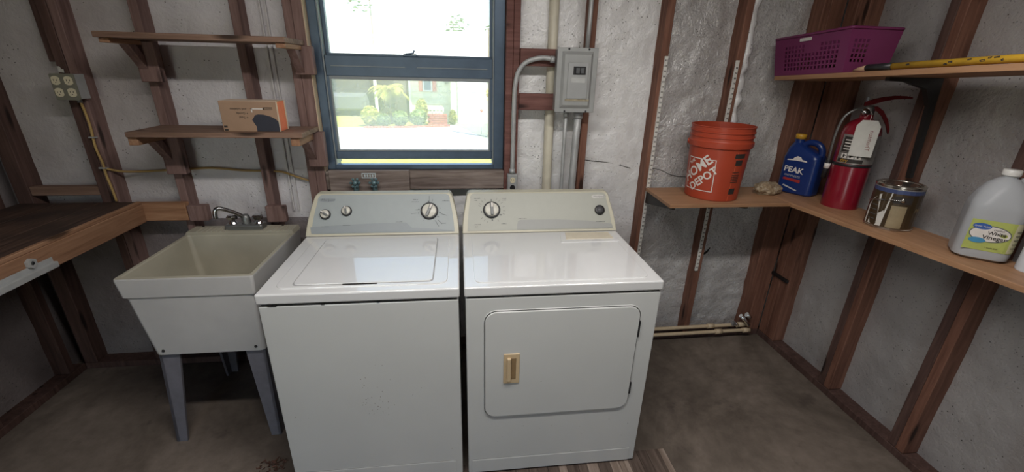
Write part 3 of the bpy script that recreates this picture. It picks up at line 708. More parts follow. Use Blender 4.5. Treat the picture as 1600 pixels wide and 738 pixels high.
# ------------------------------------------------------------------ outlet box and cable
ob = thing('outlet_box', 'grey metal box with four ivory outlets on the left stud', 'outlet', (-1.01, .87, 1.52))
bm = new(); box(bm, -1.050, -.962, .842, .899, 1.468, 1.572, .002); obj('box_body', bm, galv, ob)
bm = new(); ngon_prism(bm, [(x, .838, z) for x, z in rrect(-1.056, -.960, 1.464, 1.574, .008)], (0, .004, 0)); pl_ = obj('cover_plate', bm, plain('plate_dull', (.22, .215, .17), .5, .3), ob)
for zz in (1.545, 1.496):
    for xx in (-1.035, -.985):
        bm = new(); ngon_prism(bm, [(xx+.0185*max(-.85, min(.85, math.cos(t)*1.05)), .8355, zz+.0185*math.sin(t)) for t in [2*math.pi*k/20 for k in range(20)]], (0, .004, 0)); r_ = obj('receptacle', bm, outlet_iv, pl_, 'ivory receptacle')
        bm = new(); box(bm, xx-.007, xx-.005, .8348, .838, zz-.002, zz+.006); box(bm, xx+.005, xx+.007, .8348, .838, zz-.002, zz+.006); box(bm, xx-.0015, xx+.0015, .8348, .838, zz-.010, zz-.006); obj('slot', bm, black_print, r_)
bm = new(); tube(bm, [(-1.0, .88, 1.468), (-1.0, .88, 1.45)], .010, 10); obj('cable_clamp', bm, dull_metal, ob)
tape = thing('paper_scrap', 'scrap of pale paper stapled to the stud above the outlet box', 'paper', (-1.05, .897, 1.585))
bm = new(); ngon_prism(bm, [(-1.058, .897, 1.579), (-1.037, .896, 1.576), (-1.033, .893, 1.589), (-1.044, .896, 1.592), (-1.047, .893, 1.602), (-1.060, .896, 1.602)], (0, .002, 0)); obj('scrap', bm, paper, tape)
cab = thing('yellow_cable', 'yellow cable stapled down the stud below the outlet box', 'cable', (-1.0, .89, 1.2))
bm = new(); tube(bm, smooth_path([(-1.0, .884, 1.452), (-1.002, .892, 1.41), (-1.0, .892, 1.34), (-1.006, .891, 1.25), (-.998, .892, 1.17), (-1.0, .892, 1.12), (-.995, .892, 1.05), (-.992, .892, .985)], 5), .0055, 8); obj('cable_run', bm, cable_mat, cab)
bm = new(); box(bm, -1.018, -.988, .884, .898, 1.292, 1.298); box(bm, -1.018, -.982, .884, .898, 1.148, 1.154); obj('cable_staple', bm, galv, cab)
cab2 = thing('yellow_cable', 'yellow cable running level along the wall behind the studs under the lower shelf', 'cable', (-.5, .96, 1.14))
bm = new(); tube(bm, smooth_path([(-.986, .887, 1.148), (-.955, .92, 1.128), (-.90, .955, 1.118), (-.80, .960, 1.122), (-.67, .960, 1.130), (-.55, .960, 1.134), (-.42, .960, 1.122), (-.30, .960, 1.118), (-.22, .960, 1.112), (-.15, .960, 1.085), (-.075, .960, 1.058)], 5), .0055, 8); obj('cable_run', bm, cable_mat, cab2)

# ------------------------------------------------------------------ washer supply valves below the window
vb = thing('valve_board', 'weathered board under the window carrying two greenish washer valves', 'board', (.23, .89, 1.07))
bx('board', (.030, .430, .878, .904, 1.010, 1.136), sill_mat, vb, .002)
bm = new()
for b6 in ((.193, .262, .874, .878, 1.120, 1.124), (.193, .262, .874, .878, 1.097, 1.101), (.193, .197, .874, .878, 1.101, 1.120), (.258, .262, .874, .878, 1.101, 1.120)): box(bm, *b6)
tg = obj('tag_frame', bm, plain('tag_pale', (.55, .62, .65), .5), vb, 'pale framed tag')
bm = new()
for k in range(4): box(bm, .205+.013*k, .212+.013*k, .875, .878, 1.104, 1.117)
obj('tag_mark', bm, MATS['tag_pale'], tg)
for x in (.165, .258):
    bm = new(); tube(bm, [(x, .850, 1.02), (x, .850, 1.085)], .014, 10); tube(bm, [(x, .878, 1.075), (x, .84, 1.075)], .012, 10); v_ = obj('valve', bm, brass_green, vb)
    bm = new()
    q = Matrix.Translation((x, .838, 1.082)) @ Matrix.Rotation(math.radians(70), 4, 'X')
    lathe(bm, [(0, -.004), (.012, -.004), (.012, .008), (0, .01)], 12, q)
    for k in range(6):
        a = k*math.pi/3; p = q @ Vector((.02*math.cos(a), .02*math.sin(a), 0)); bmesh.ops.create_icosphere(bm, subdivisions=1, radius=.0085, matrix=Matrix.Translation(p))
    obj('valve_handle', bm, brass_green, v_)
def hose(lab, pts, r=.013):
    h = thing('supply_hose', lab, 'hose', pts[0], 'hoses behind the machines'); bm = new(); tube(bm, smooth_path(pts, 6), r, 10); obj('hose', bm, plain('grey_hose', (.25, .26, .27), .5) if 'grey_hose' not in MATS else MATS['grey_hose'], h)
hose('grey hose dropping from the left washer valve', [(.165, .850, 1.018), (.165, .845, .90), (.20, .80, .70), (.22, .76, .5)])
hose('grey hose dropping from the right washer valve', [(.258, .850, 1.018), (.262, .845, .90), (.27, .80, .70), (.28, .76, .5)])

# ------------------------------------------------------------------ breaker panel, conduits, pipes
bp_ = thing('breaker_panel', 'grey metal breaker panel box right of the window', 'electrical panel', (1.265, .85, 1.44))
bm = new(); box(bm, 1.168, 1.352, .806, .884, 1.450, 1.730, .002); obj('enclosure', bm, panelbox, bp_)
bm = new(); box(bm, 1.160, 1.358, .798, .805, 1.443, 1.738, .002); cov = obj('cover', bm, panelbox, bp_)
bm = new(); a = [(1.182, 1.462), (1.335, 1.462), (1.335, 1.722), (1.182, 1.722)]; b = [(1.200, 1.500), (1.318, 1.500), (1.318, 1.690), (1.200, 1.690)]
loft(bm, [[Vector((x, .7985, z)) for x, z in a], [Vector((x, .786, z)) for x, z in [(1.195, 1.478), (1.322, 1.478), (1.322, 1.706), (1.195, 1.706)]], [Vector((x, .7858, z)) for x, z in b]], True); obj('raised_cover', bm, panelbox, cov)
bm = new(); box(bm, 1.212, 1.312, .781, .787, 1.508, 1.672, .002); dd = obj('cover_door', bm, plain('panel_door', (.40, .41, .41), .42, .25, .06, 12), cov)
bm = new(); box(bm, 1.238, 1.298, .7795, .782, 1.618, 1.655); br_ = obj('breaker_window', bm, black_pl, dd, 'black breaker opening')
for k in range(2): bx('breaker', (1.249+.022*k, 1.267+.022*k, .773, .780, 1.624, 1.649), plain('breaker_grey', (.10, .105, .11), .4) if 'breaker_grey' not in MATS else MATS['breaker_grey'], br_, .001)
bm = new(); box(bm, 1.230, 1.298, .7798, .782, 1.582, 1.605); obj('label_plate', bm, plain('plate_grey', (.46, .47, .46), .5), dd)
bm = new(); box(bm, 1.205, 1.325, .7845, .786, 1.497, 1.506); obj('rust_streak', bm, plain('rust_tan', (.31, .27, .19), .8, 0, .3, 60), cov)
for x, z in ((1.215, 1.731), (1.312, 1.731), (1.21, 1.449), (1.318, 1.449)):
    bm = new(); lathe(bm, [(0, 0), (.005, 0), (.004, .003), (0, .003)], 10, Matrix.Translation((x, .798, z)) @ Matrix.Rotation(math.radians(90), 4, 'X')); obj('cover_screw', bm, black_pl, cov)
def pipe(name, lab, pts, r, mt_, sm=True, cat='pipe', couplings=(), group=None):
    t = thing(name, lab, cat, pts[0], group); bm = new(); tube(bm, smooth_path(pts, 6) if sm else pts, r, 14); obj('pipe_run', bm, mt_, t)
    for c, rr_, dvec in couplings:
        bm = new(); tube(bm, [Vector(c)-Vector(dvec), Vector(c)+Vector(dvec)], rr_, 12); obj('coupling', bm, mt_, t)
    return t
pipe('conduit', 'thin grey conduit bending from the breaker panel down to the small outlet', [(1.158, .850, 1.683), (1.10, .858, 1.690), (1.03, .872, 1.672), (.990, .882, 1.63), (.975, .885, 1.57), (.971, .886, 1.50), (.970, .886, 1.30), (.969, .886, 1.118)], .0115, galv, cat='conduit', couplings=(((1.148, .850, 1.684), .016, (.010, 0, 0)), ((.969, .886, 1.13), .015, (0, 0, .012))))
pipe('drain_stack', 'cream plastic pipe standing behind the breaker panel', [(1.182, .951, .04), (1.172, .951, 1.0), (1.165, .951, 1.7), (1.162, .951, 2.42)], .025, pvc, False)
pipe('conduit', 'thinner grey conduit below the breaker panel', [(1.235, .860, 1.440), (1.236, .868, 1.30), (1.238, .87, .8), (1.238, .87, .3)], .0095, galv, False, 'conduit', (((1.235, .861, 1.428), .014, (0, 0, .012)),))
pipe('conduit', 'thicker grey conduit below the breaker panel', [(1.298, .856, 1.440), (1.295, .86, 1.30), (1.290, .862, .8), (1.290, .862, .3)], .0185, galv, False, 'conduit', (((1.298, .857, 1.425), .024, (0, 0, .015)),))
pipe('conduit', 'grey conduit rising above the breaker panel', [(1.318, .86, 1.740), (1.322, .866, 1.85), (1.325, .868, 2.42)], .0105, galv, False, 'conduit')
so_ = thing('small_outlet', 'small grey outlet box at the window corner above the dryer', 'outlet', (.968, .88, 1.02))
bm = new(); box(bm, .942, .996, .862, .899, 1.012, 1.116, .003); obj('box_body', bm, galv, so_)
bm = new(); box(bm, .945, .993, .859, .862, 1.016, 1.112, .001); sp_ = obj('cover_plate', bm, galv, so_)
for zz in (1.086, 1.045):
    bm = new(); ngon_prism(bm, [(.969+.014*math.cos(t), .857, zz+.016*math.sin(t)) for t in [2*math.pi*k/16 for k in range(16)]], (0, .003, 0)); r_ = obj('receptacle', bm, outlet_iv if zz > 1.06 else black_pl, sp_, 'ivory receptacle' if zz > 1.06 else 'black receptacle')
    bm = new(); box(bm, .962, .964, .8565, .858, zz, zz+.006); box(bm, .974, .976, .8565, .858, zz, zz+.006); obj('slot', bm, black_print, r_)
# two supply pipes along the floor in the right corner
for i, (dy, dz, lab) in enumerate(((0, 0, 'front cream water pipe along the foot of the back wall'), (.052, .03, 'rear cream water pipe along the foot of the back wall'))):
    y_ = .868+dy*.45; z_ = .058+dz
    pipe('water_pipe', lab, [(1.3, y_, z_-.006), (1.9, y_, z_-.004), (2.40, y_, z_), (2.555+.0*i, y_, z_), (2.58, y_+.012, z_+.004)], .0115, pvc_floor, False, couplings=(((2.36-.05*i, y_, z_), .0165, (.022, 0, 0)), ((2.555-.03*i, y_, z_), .0165, (.024, 0, 0))), group='water pipes along the back wall')
fit = thing('foil_tube', 'crumpled bright foil-wrapped pipe stub in the right back corner', 'pipe stub', (2.53, .88, .10))
for (p, q_, r_) in (((2.565, .866, .095), (2.50, .878, .165), .014), ((2.455, .872, .112), (2.488, .880, .092), .018), ((2.54, .878, .172), (2.562, .872, .150), .017)):
    bm = new(); tube(bm, [p, (Vector(p)+Vector(q_))/2+Vector((.003, 0, .002)), q_], [r_, r_*.8, r_], 7); obj('foil_piece', bm, plain('bright_foil', (.85, .85, .85), .18, 1.0) if 'bright_foil' not in MATS else MATS['bright_foil'], fit)

# ------------------------------------------------------------------ shelf standards and right-hand shelves
def standard(x, z0, z1, lab):
    t = thing('shelf_standard', lab, 'shelf track', (x, .897, z0), 'slotted shelf tracks')
    bm = new(); box(bm, x-.009, x+.009, .890, .8995, z0, z1, .001); st = obj('track', bm, strip_white, t)
    bm = new(); k = 0; z = z0+.02
    while z < z1-.02:
        box(bm, x-.0050, x-.0015, .8893, .891, z, z+.008); box(bm, x+.0015, x+.0050, .8893, .891, z, z+.008); z += .0255
    so__ = obj('slots', bm, black_print, t); so__['kind'] = 'stuff'
standard(1.744, .60, 1.715, 'white slotted shelf track on the stud left of the orange bucket')
standard(2.134, .497, 1.705, 'white slotted shelf track on the stud behind the orange bucket')
def steel_bracket(root, x, y0_, y1_, zt, axis='y'):
    bm = new()
    if axis == 'y': ngon_prism(bm, [(x-.008, y1_, zt), (x-.008, y0_, zt), (x-.008, y0_, zt-.012), (x-.008, y1_-.02, zt-.07), (x-.008, y1_, zt-.07)], (.016, 0, 0))
    else: ngon_prism(bm, [(y1_, x-.008, zt), (y0_, x-.008, zt), (y0_, x-.008, zt-.012), (y1_-.02, x-.008, zt-.07), (y1_, x-.008, zt-.07)], (0, .016, 0))
    obj('steel_bracket', bm, black_metal, root, 'black steel bracket')
ZS = 1.032
cs = thing('corner_shelf', 'brown particle-board shelf under the bucket on the back wall', 'shelf', (2.1, .74, ZS-.02), 'particle-board shelves on the right')
bm = new(); ngon_prism(bm, [(1.716, .562, ZS), (2.362, .562, ZS), (2.362, .888, ZS), (1.730, .888, ZS)], (0, 0, -.017), .0015); obj('shelf_board', bm, pshelf_mat, cs)
steel_bracket(cs, 1.744, .575, .889, ZS-.0175); steel_bracket(cs, 2.134, .575, .889, ZS-.0175)
ss = thing('side_shelf', 'long brown particle-board shelf on the right wall holding the can and jugs', 'shelf', (2.55, -.2, ZS-.02), 'particle-board shelves on the right')
bm = new(); ngon_prism(bm, [(2.3655, .888, ZS), (2.3655, .562, ZS), (2.470, -.50, ZS), (2.560, -1.5, ZS), (2.668, -1.5, ZS), (2.668, .888, ZS)], (0, 0, -.019), .0015); obj('shelf_board', bm, pshelf_y, ss)
for y_ in (.364, -.056, -.47, -.88): steel_bracket(ss, y_, 2.47, 2.669, ZS-.0195, 'x')
# upper shelf slopes up slightly towards the room
us = thing('upper_shelf', 'upper particle-board shelf on the right wall under the magenta basket', 'shelf', (2.5, .855, 1.633), 'particle-board shelves on the right')
bm = new(); ngon_prism(bm, [(2.33, .855, 1.633), (2.33, -1.4, 1.633), (2.668, -1.4, 1.633), (2.668, .855, 1.633)], (0, 0, -.020), .0015); obj('shelf_board', bm, pshelf_y, us)
for y_ in (.30, -.55):
    bm = new(); ngon_prism(bm, [(2.42, y_, 1.6125), (2.668, y_, 1.6125), (2.668, y_, 1.20), (2.652, y_, 1.20), (2.640, y_, 1.50), (2.60, y_, 1.570), (2.50, y_, 1.596), (2.42, y_, 1.598)], (0, .02, 0)); obj('steel_bracket', bm, black_metal, us, 'black curved steel bracket')
USL = math.atan2(1.687-1.634, 1.02)
us.rotation_euler = (-USL, 0, 0)
def on_upper(x, y, h=0.0):
    d = .855-y; return Vector((x, .855-d*math.cos(USL)+h*math.sin(USL), 1.633+d*math.sin(USL)+h*math.cos(USL)))

# magenta basket with real holes in its two visible sides
bk = thing('plastic_basket', 'magenta perforated plastic basket on the upper right shelf', 'basket', (0, 0, 0))
def wall_with_holes(bm, p00, p10, p01, p11, nx, nz, thick, hole):
    """bilinear sheet with rectangular holes, given as a grid of cells; hole(i,j) says which cells are open"""
    p00, p10, p01, p11 = map(Vector, (p00, p10, p01, p11)); us_ = [0]; 
    def P(u, v): return (p00*(1-u)+p10*u)*(1-v)+(p01*(1-u)+p11*u)*v
    nrm = (p10-p00).cross(p01-p00).normalized()*thick
    gu = []; 
    for i in range(nx): gu += [(i+.17)/nx, (i+.83)/nx]
    gu = [0]+gu+[1]; gv = [0]
    for j in range(nz): gv += [(j+.17)/nz, (j+.83)/nz]
    gv += [1]
    A = [[bm.verts.new(P(u, v)) for u in gu] for v in gv]; B = [[bm.verts.new(P(u, v)-nrm) for u in gu] for v in gv]
    def openc(a, b): return a % 2 == 1 and b % 2 == 1 and 0 < a < len(gu)-1 and 0 < b < len(gv)-1 and hole((a-1)//2, (b-1)//2)
    for b in range(len(gv)-1):
        for a in range(len(gu)-1):
            if openc(a, b):
                for (q1, q2) in (((b, a), (b, a+1)), ((b, a+1), (b+1, a+1)), ((b+1, a+1), (b+1, a)), ((b+1, a), (b, a))):
                    bm.faces.new((A[q1[0]][q1[1]], A[q2[0]][q2[1]], B[q2[0]][q2[1]], B[q1[0]][q1[1]]))
            else:
                bm.faces.new((A[b][a], A[b][a+1], A[b+1][a+1], A[b+1][a])); bm.faces.new((B[b][a], B[b+1][a], B[b+1][a+1], B[b][a+1]))
# local frame: x across the shelf (0 front .. .30 back), y along the shelf (0 .. .45), z up
L_, Wd, H_ = .42, .205, .175; o_ = .018
hl = lambda i, j: not (i in (9, 10, 11, 12) and j > 4) and 0 < j < 7 and 2 < i < 18
bm = new(); wall_with_holes(bm, (0, L_, 0), (0, 0, 0), (-o_, L_+o_, H_), (-o_, -o_, H_), 20, 9, .003, hl); obj('long_side', bm, magenta, bk)
bm = new(); wall_with_holes(bm, (Wd, 0, 0), (Wd, L_, 0), (Wd+o_, -o_, H_), (Wd+o_, L_+o_, H_), 20, 9, .003, hl); obj('long_side', bm, magenta, bk)
h2 = lambda i, j: 1 < j < 7 and 0 < i < 5
bm = new(); wall_with_holes(bm, (0, 0, 0), (Wd, 0, 0), (-o_, -o_, H_), (Wd+o_, -o_, H_), 12, 9, .003, h2); obj('short_side', bm, magenta, bk)
bm = new(); wall_with_holes(bm, (Wd, L_, 0), (0, L_, 0), (Wd+o_, L_+o_, H_), (-o_, L_+o_, H_), 12, 9, .003, h2); obj('short_side', bm, magenta, bk)
bm = new(); box(bm, 0, Wd, 0, L_, 0, .004); obj('basket_bottom', bm, magenta, bk)
bm = new(); R2 = [Vector((x, y, H_)) for x, y in rrect(-o_-.001, Wd+o_+.001, -o_-.001, L_+o_+.001, .012)]; R2.append(R2[0]); tube(bm, R2, .006, 8, False); obj('rim', bm, magenta, bk)
bm = new(); ngon_prism(bm, [(-.0195, .195, .148), (-.0195, .265, .148), (-.0205, .265, .162), (-.0205, .195, .162)], (.003, 0, 0)); obj('white_sticker', bm, paper, bk)
bk.location = on_upper(2.337, .872-.425, .001); bk.rotation_euler = (-USL, 0, 0)

# yellow painted stick lying along the shelf edge
st = thing('painted_stick', 'yellow stick with dark marks, black band and wooden tip on the upper right shelf', 'stick', (0, 0, 0))
bm = new(); tube(bm, [(0, 0, 0), (0, -1.1, 0)], .0125, 12); shaft = obj('shaft', bm, yellow_st, st)
bm = new(); tube(bm, [(0, .11, 0), (0, 0, 0)], .0135, 12); obj('black_band', bm, black_pl, st, 'black band')
bm = new(); tube(bm, [(0, .175, -.009), (0, .15, -.004), (0, .11, 0)], [.003, .008, .0125], 12); obj('tip', bm, plain('wood_tip', (.42, .26, .17), .6), st, 'bare wooden tip')
bm = new(); rr = random.Random(11)
for y_ in (-.07, -.20, -.215, -.27, -.31, -.325, -.345, -.36, -.44, -.47, -.6, -.68):
    a = rr.uniform(2.4, 3.6); wq = rr.uniform(.006, .016); q = [(a-.35, 0), (a-.1, wq), (a+.3, wq*.7), (a+.2, -wq*.3)]
    bm.faces.new([bm.verts.new((.0129*math.cos(t), y_+u, .0129*math.sin(t))) for t, u in q])
obj('dark_mark', bm, black_print, shaft)
st.location = on_upper(2.350, .235, .0145); st.rotation_euler = (-USL, 0, 0)

# ------------------------------------------------------------------ things on the lower right shelves
def wrap(r_of_z, ang0, off=.0012):
    """maps flat (u, v) print onto an upright round body: u along the girth, v = height"""
    def f(u, v):
        r = r_of_z(v)+off; a = ang0+u/r
        return Vector((r*math.cos(a), r*math.sin(a), v))
    return f
def patch(bm, f, u0, u1, v0, v1, nu=8, nv=1):
    g = [[bm.verts.new(f(u0+(u1-u0)*i/nu, v0+(v1-v0)*j/nv)) for i in range(nu+1)] for j in range(nv+1)]
    for j in range(nv):
        for i in range(nu): bm.faces.new((g[j][i], g[j][i+1], g[j+1][i+1], g[j+1][i]))
def wtext(bm, f, s, size, u, v, rot=0.0, cuts=2, shear=0, bold=0.0):
    t = text_bm(s, size, shear=shear, bold=bold); bmesh.ops.triangulate(t, faces=t.faces); bmesh.ops.subdivide_edges(t, edges=t.edges, cuts=cuts, use_grid_fill=True)
    c_, s_ = math.cos(rot), math.sin(rot); merge(bm, t, lambda p: f(u+p.x*c_-p.y*s_, v+p.x*s_+p.y*c_))
# bucket
bu = thing('bucket', 'orange plastic bucket with a white square logo on the back-wall shelf', 'bucket', (0, 0, 0))
bm = new(); rb, rt, H = .130, .148, .368
lathe(bm, [(0, .004), (rb-.01, .004), (rb-.004, 0), (rb, .004), (rb+.013, .262), (.150, .264), (.153, .268), (.153, .292), (.149, .296), (.147, .300), (.1475, .312), (.1515, .314), (.1515, .319), (.1475, .321), (.148, .336), (.152, .338), (.152, .343), (.148, .345), (.149, .362), (.152, .364), (.152, H), (.146, H), (.143, .30), (rb-.005, .010), (0, .010)], 48)
obj('pail', bm, orange, bu, None, True)
fz = lambda z: rb+.013*z/.262
f = wrap(fz, math.radians(206), .0010)
bm = new(); s_ = .078
vc = .128
for (u0, u1, v0, v1) in ((-s_, s_, vc+s_*1.05-.004, vc+s_*1.05), (-s_, s_, vc-s_*1.05, vc-s_*1.05+.004), (-s_, -s_+.004, vc-s_*1.05, vc+s_*1.05), (s_-.004, s_, vc-s_*1.05, vc+s_*1.05)): patch(bm, f, u0, u1, v0, v1, 12)
obj('logo_border', bm, white_print, bu, 'white printed logo square')
bm = new(); th = math.radians(43)
for s, d, sz in (('THE', -.073, .026), ('HOME', -.026, .082), ('DEPOT', .034, .066)):
    n_ = Vector((math.sin(th), -math.cos(th))); dx, dz = n_.x*d, n_.y*d
    for o2 in (0, .0012): wtext(bm, f if o2 == 0 else wrap(fz, math.radians(206), .0011), s, sz*.80, dx+o2, vc+dz+.004, th, 2, 0, .018)
obj('logo_lettering', bm, white_print, bu, 'white diagonal lettering')
f2 = wrap(fz, math.radians(283), .0010); bm = new()
patch(bm, f2, -.030, .030, .222, .244, 8); patch(bm, f2, -.020, .022, .186, .214, 8); patch(bm, f2, -.024, .018, .150, .154, 6)
for k in range(5): patch(bm, f2, -.024, .020, .100+.009*k, .104+.009*k, 6)
patch(bm, f2, -.020, .016, .040, .070, 6); obj('warning_print', bm, black_print, bu, 'black warning print')
bm = new(); patch(bm, wrap(fz, math.radians(276), .0006), -.001, .001, .006, .25, 2, 4); obj('seam', bm, plain('orange_pale', (.75, .18, .08), .4), bu)
pts = [(.156*math.cos(a), .156*math.sin(a), .28-.10*math.sin(max(0, (a-math.radians(-20))/math.radians(180)*math.pi)) ) for a in [math.radians(-20+180*k/24) for k in range(25)]]
bm = new(); tube(bm, pts, .0022, 6); obj('bail', bm, galv, bu, 'wire bail handle')
bm = new()
for a in (-20, 160): lathe(bm, [(0, 0), (.012, 0), (.012, .008), (0, .008)], 10, Matrix.Rotation(math.radians(a), 4, 'Z') @ Matrix.Translation((.150, 0, .28)) @ Matrix.Rotation(math.radians(90), 4, 'Y'))
obj('handle_ear', bm, orange, bu)
bu.location = (2.020, .728, ZS+.0002)
# rock
bm = new(); bmesh.ops.create_icosphere(bm, subdivisions=4, radius=1.0)
for v in bm.verts:
    p = v.co.copy(); k = 1+.28*noise.noise(p*1.5+Vector((3, 1, 5)))+.14*noise.noise(p*4)+.05*noise.noise(p*10)
    v.co = Vector((p.x*.078*k, p.y*.05*k, max(-.026, p.z*.040*k)))
zmin = min(v.co.z for v in bm.verts)
for v in bm.verts: v.co.z -= zmin
rk = obj('rock', bm, rock_mat, None, smooth=True); rk.location = (2.360, .745, ZS+.0005); rk.rotation_euler = (0, 0, .1)
tag(rk, 'pale rough rock between the bucket and the blue jug', 'rock')
# blue jug
def superloop(w_, d_, z, r, dx=0): return [Vector((x+dx, y, z)) for x, y in rrect(-w_/2, w_/2, -d_/2, d_/2, min(r, w_/2-.001, d_/2-.001), 5)]
jg = thing('antifreeze_jug', 'blue plastic jug with yellow cap beside the fire extinguisher', 'jug', (0, 0, 0))
bm = new(); loft(bm, [superloop(.165, .095, .0, .025), superloop(.180, .110, .008, .03), superloop(.182, .112, .19, .03), superloop(.170, .106, .215, .03), superloop(.120, .085, .240, .03, -.025), superloop(.062, .06, .262, .028, -.045), superloop(.046, .046, .270, .022, -.048), superloop(.046, .046, .290, .022, -.048)], True, True); obj('jug_body', bm, blue_pl, jg, None, True)
bm = new(); tube(bm, smooth_path([(-.03, 0, .255), (.005, 0, .276), (.045, 0, .272), (.070, 0, .245), (.074, 0, .20)], 5), [.016]*21, 10); obj('jug_handle', bm, blue_pl, jg, None, True)
bm = new(); lathe(bm, [(0, .290), (.026, .290), (.026, .312), (.023, .315), (0, .315)], 20, Matrix.Translation((-.048, 0, 0))); obj('cap', bm, gold_cap, jg, 'yellow screw cap')
fl = lambda u, v: Vector((u, -.0572, v))
bm = new(); wtext(bm, fl, 'PEAK', .042, -.018, .130, -.05, 0, 0, .02); obj('lettering', bm, white_print, jg)
bm = new(); pts = [(-.062, .178), (-.015, .182), (.038, .180), (.036, .186), (.012, .190), (.004, .202), (-.014, .206), (-.028, .196), (-.034, .188), (-.060, .184)]; bm.faces.new([bm.verts.new(fl(*p)) for p in pts]); em = obj('mountain_emblem', bm, white_print, jg)
bm = new(); wtext(bm, fl, 'ANTIFREEZE', .015, -.018, .098, -.06, 0); bm.faces.new([bm.verts.new(fl(*p)) for p in ((-.055, .040), (.02, .020), (.024, .026), (-.05, .047))]); obj('small_lettering', bm, plain('label_grey', (.45, .45, .48), .5), jg)
bm = new(); bm.faces.new([bm.verts.new(fl(*p)) for p in ((-.062, .074), (.028, .066), (.028, .082), (-.058, .086))]); obj('red_stripe', bm, plain('label_red', (.35, .03, .03), .5), jg)
jg.location = (2.545, .755, ZS+.0002); jg.rotation_euler = (0, 0, math.radians(-64))
# fire extinguisher
ex = thing('fire_extinguisher', 'red fire extinguisher with hanging white tag on the right shelf', 'fire extinguisher', (0, 0, 0))
R = .078
bm = new(); lathe(bm, [(0, 0), (R, 0), (R+.001, .004), (R, .01), (R, .355), (R*.93, .385), (R*.70, .410), (.030, .424), (.026, .430), (.026, .445), (0, .445)], 40); obj('cylinder', bm, red_paint, ex, None, True)
bm = new(); lathe(bm, [(R+.0005, .206), (R+.002, .208), (R+.002, .218), (R+.0005, .220)], 40); obj('strap', bm, black_pl, ex)
A0 = math.radians(232)
fe = wrap(lambda z: R, A0, .0008)
bm = new(); patch(bm, fe, -.080, .110, .222, .355, 18); lb = obj('label', bm, silver, ex, 'silver instruction label')
fe2 = wrap(lambda z: R, A0, .0013)
bm = new(); patch(bm, fe2, -.070, .02, .275, .345, 10); patch(bm, fe2, -.075, .03, .226, .243, 10); patch(bm, fe2, -.075, .03, .270, .272, 10); obj('black_panel', bm, black_print, lb)
fe3 = wrap(lambda z: R, A0, .0018)
bm = new()
for u in (-.062, -.033, -.004): patch(bm, fe3, u, u+.023, .246, .268, 4)
for k in range(4): patch(bm, fe3, -.062, .012, .285+.014*k, .290+.014*k, 6)
obj('pictogram', bm, white_print, lb)
bm = new(); wtext(bm, fe3, 'dry', .024, -.045, .2345, 0, 1); obj('yellow_lettering', bm, gold_cap, lb)
bm = new()
for u in (-.055, -.027, .002): 
    patch(bm, wrap(lambda z: R, A0, .0022), u, u+.007, .250, .264, 2); patch(bm, wrap(lambda z: R, A0, .0022), u+.004, u+.013, .256, .260, 2)
obj('pictogram_mark', bm, black_print, lb)
bm = new(); lathe(bm, [(0, .44), (.026, .44), (.024, .472), (.018, .485), (0, .487)], 16); vv = obj('valve', bm, dull_metal, ex)
# gauge, carrying handle and squeeze lever; local x to the right as seen from the room
fx = Vector((math.cos(math.radians(-38)), math.sin(math.radians(-38)), 0)); fy = Vector((-fx.y, fx.x, 0))
def E3(a, b, z): return fx*a+fy*b+Vector((0, 0, z))
bm = new(); lathe(bm, [(0, 0), (.017, 0), (.017, .012), (0, .014)], 16, Matrix.Translation(E3(-.012, -.014, .455)) @ (-fy).to_track_quat('Z', 'Y').to_matrix().to_4x4()); obj('gauge', bm, chrome, vv)
def strap_bm(pts, w_):
    bm = new(); L = []
    for (a, z, t) in pts: L.append([E3(a, -w_, z), E3(a, w_, z), E3(a, w_, z+t), E3(a, -w_, z+t)])
    loft(bm, L, True, True); return bm
obj('squeeze_lever', strap_bm([(-.022, .482, .018), (.01, .490, .024), (.04, .504, .020), (.08, .516, .016), (.12, .520, .012), (.14, .520, .008)], .012), red_dark, vv)
obj('carry_handle', strap_bm([(-.016, .462, .016), (.03, .462, .020), (.055, .440, .024), (.080, .402, .026), (.094, .368, .026), (.098, .362, .018)], .012), red_dark, vv)
bm = new(); box(bm, -.02, -.008, -.006, .006, .49, .525, .003); T(bm, bm.verts[:], Matrix.Rotation(math.radians(-38), 4, 'Z')); obj('safety_pin', bm, plain('grey_blue', (.25, .27, .32), .4), vv)
bm = new(); hp = smooth_path([E3(-.01, -.01, .465), E3(-.05, -.03, .465), E3(-.085, -.035, .43), E3(-.098, -.03, .36), E3(-.098, -.02, .28), E3(-.094, -.005, .215), E3(-.096, .0, .15)], 6)
tube(bm, hp, .0065, 8); obj('hose', bm, dull_metal, ex)
bm = new(); tube(bm, [E3(-.094, -.004, .22), E3(-.096, .0, .13)], .012, 10); obj('nozzle', bm, black_pl, ex)
bm = new(); tube(bm, [E3(-.094, -.003, .205), E3(-.0945, -.002, .180)], .0135, 10); obj('nozzle_band', bm, white_print, ex)
ft = lambda u, v: E3(.006+u, -.088-.02*(.42-v), v)
tg_pts = [(-.042, .262), (.044, .262), (.046, .40), (.030, .425), (-.026, .425), (-.042, .40)]
bm = new(); a = [bm.verts.new(ft(*p)) for p in tg_pts]; b = [bm.verts.new(ft(*p)+fy*.0012) for p in tg_pts]; bm.faces.new(a); bm.faces.new(b[::-1])
for k in range(6): bm.faces.new((a[k], a[(k+1) % 6], b[(k+1) % 6], b[k]))
tgo = obj('inspection_tag', bm, paper, ex, 'white hanging inspection tag')
bm = new(); t = text_bm('Thomson', .030); merge(bm, t, lambda p: ft(.020+p.y*.8, .335+p.x*.8)-fy*.0008); obj('tag_lettering', bm, plain('tag_red', (.22, .05, .05), .6), tgo)
bm = new(); tube(bm, [ft(0, .42), E3(.012, -.05, .45), E3(.0, -.015, .47)], .0012, 5); obj('tag_string', bm, white_print, tgo)
ex.location = (2.588, .515, ZS+.0002)
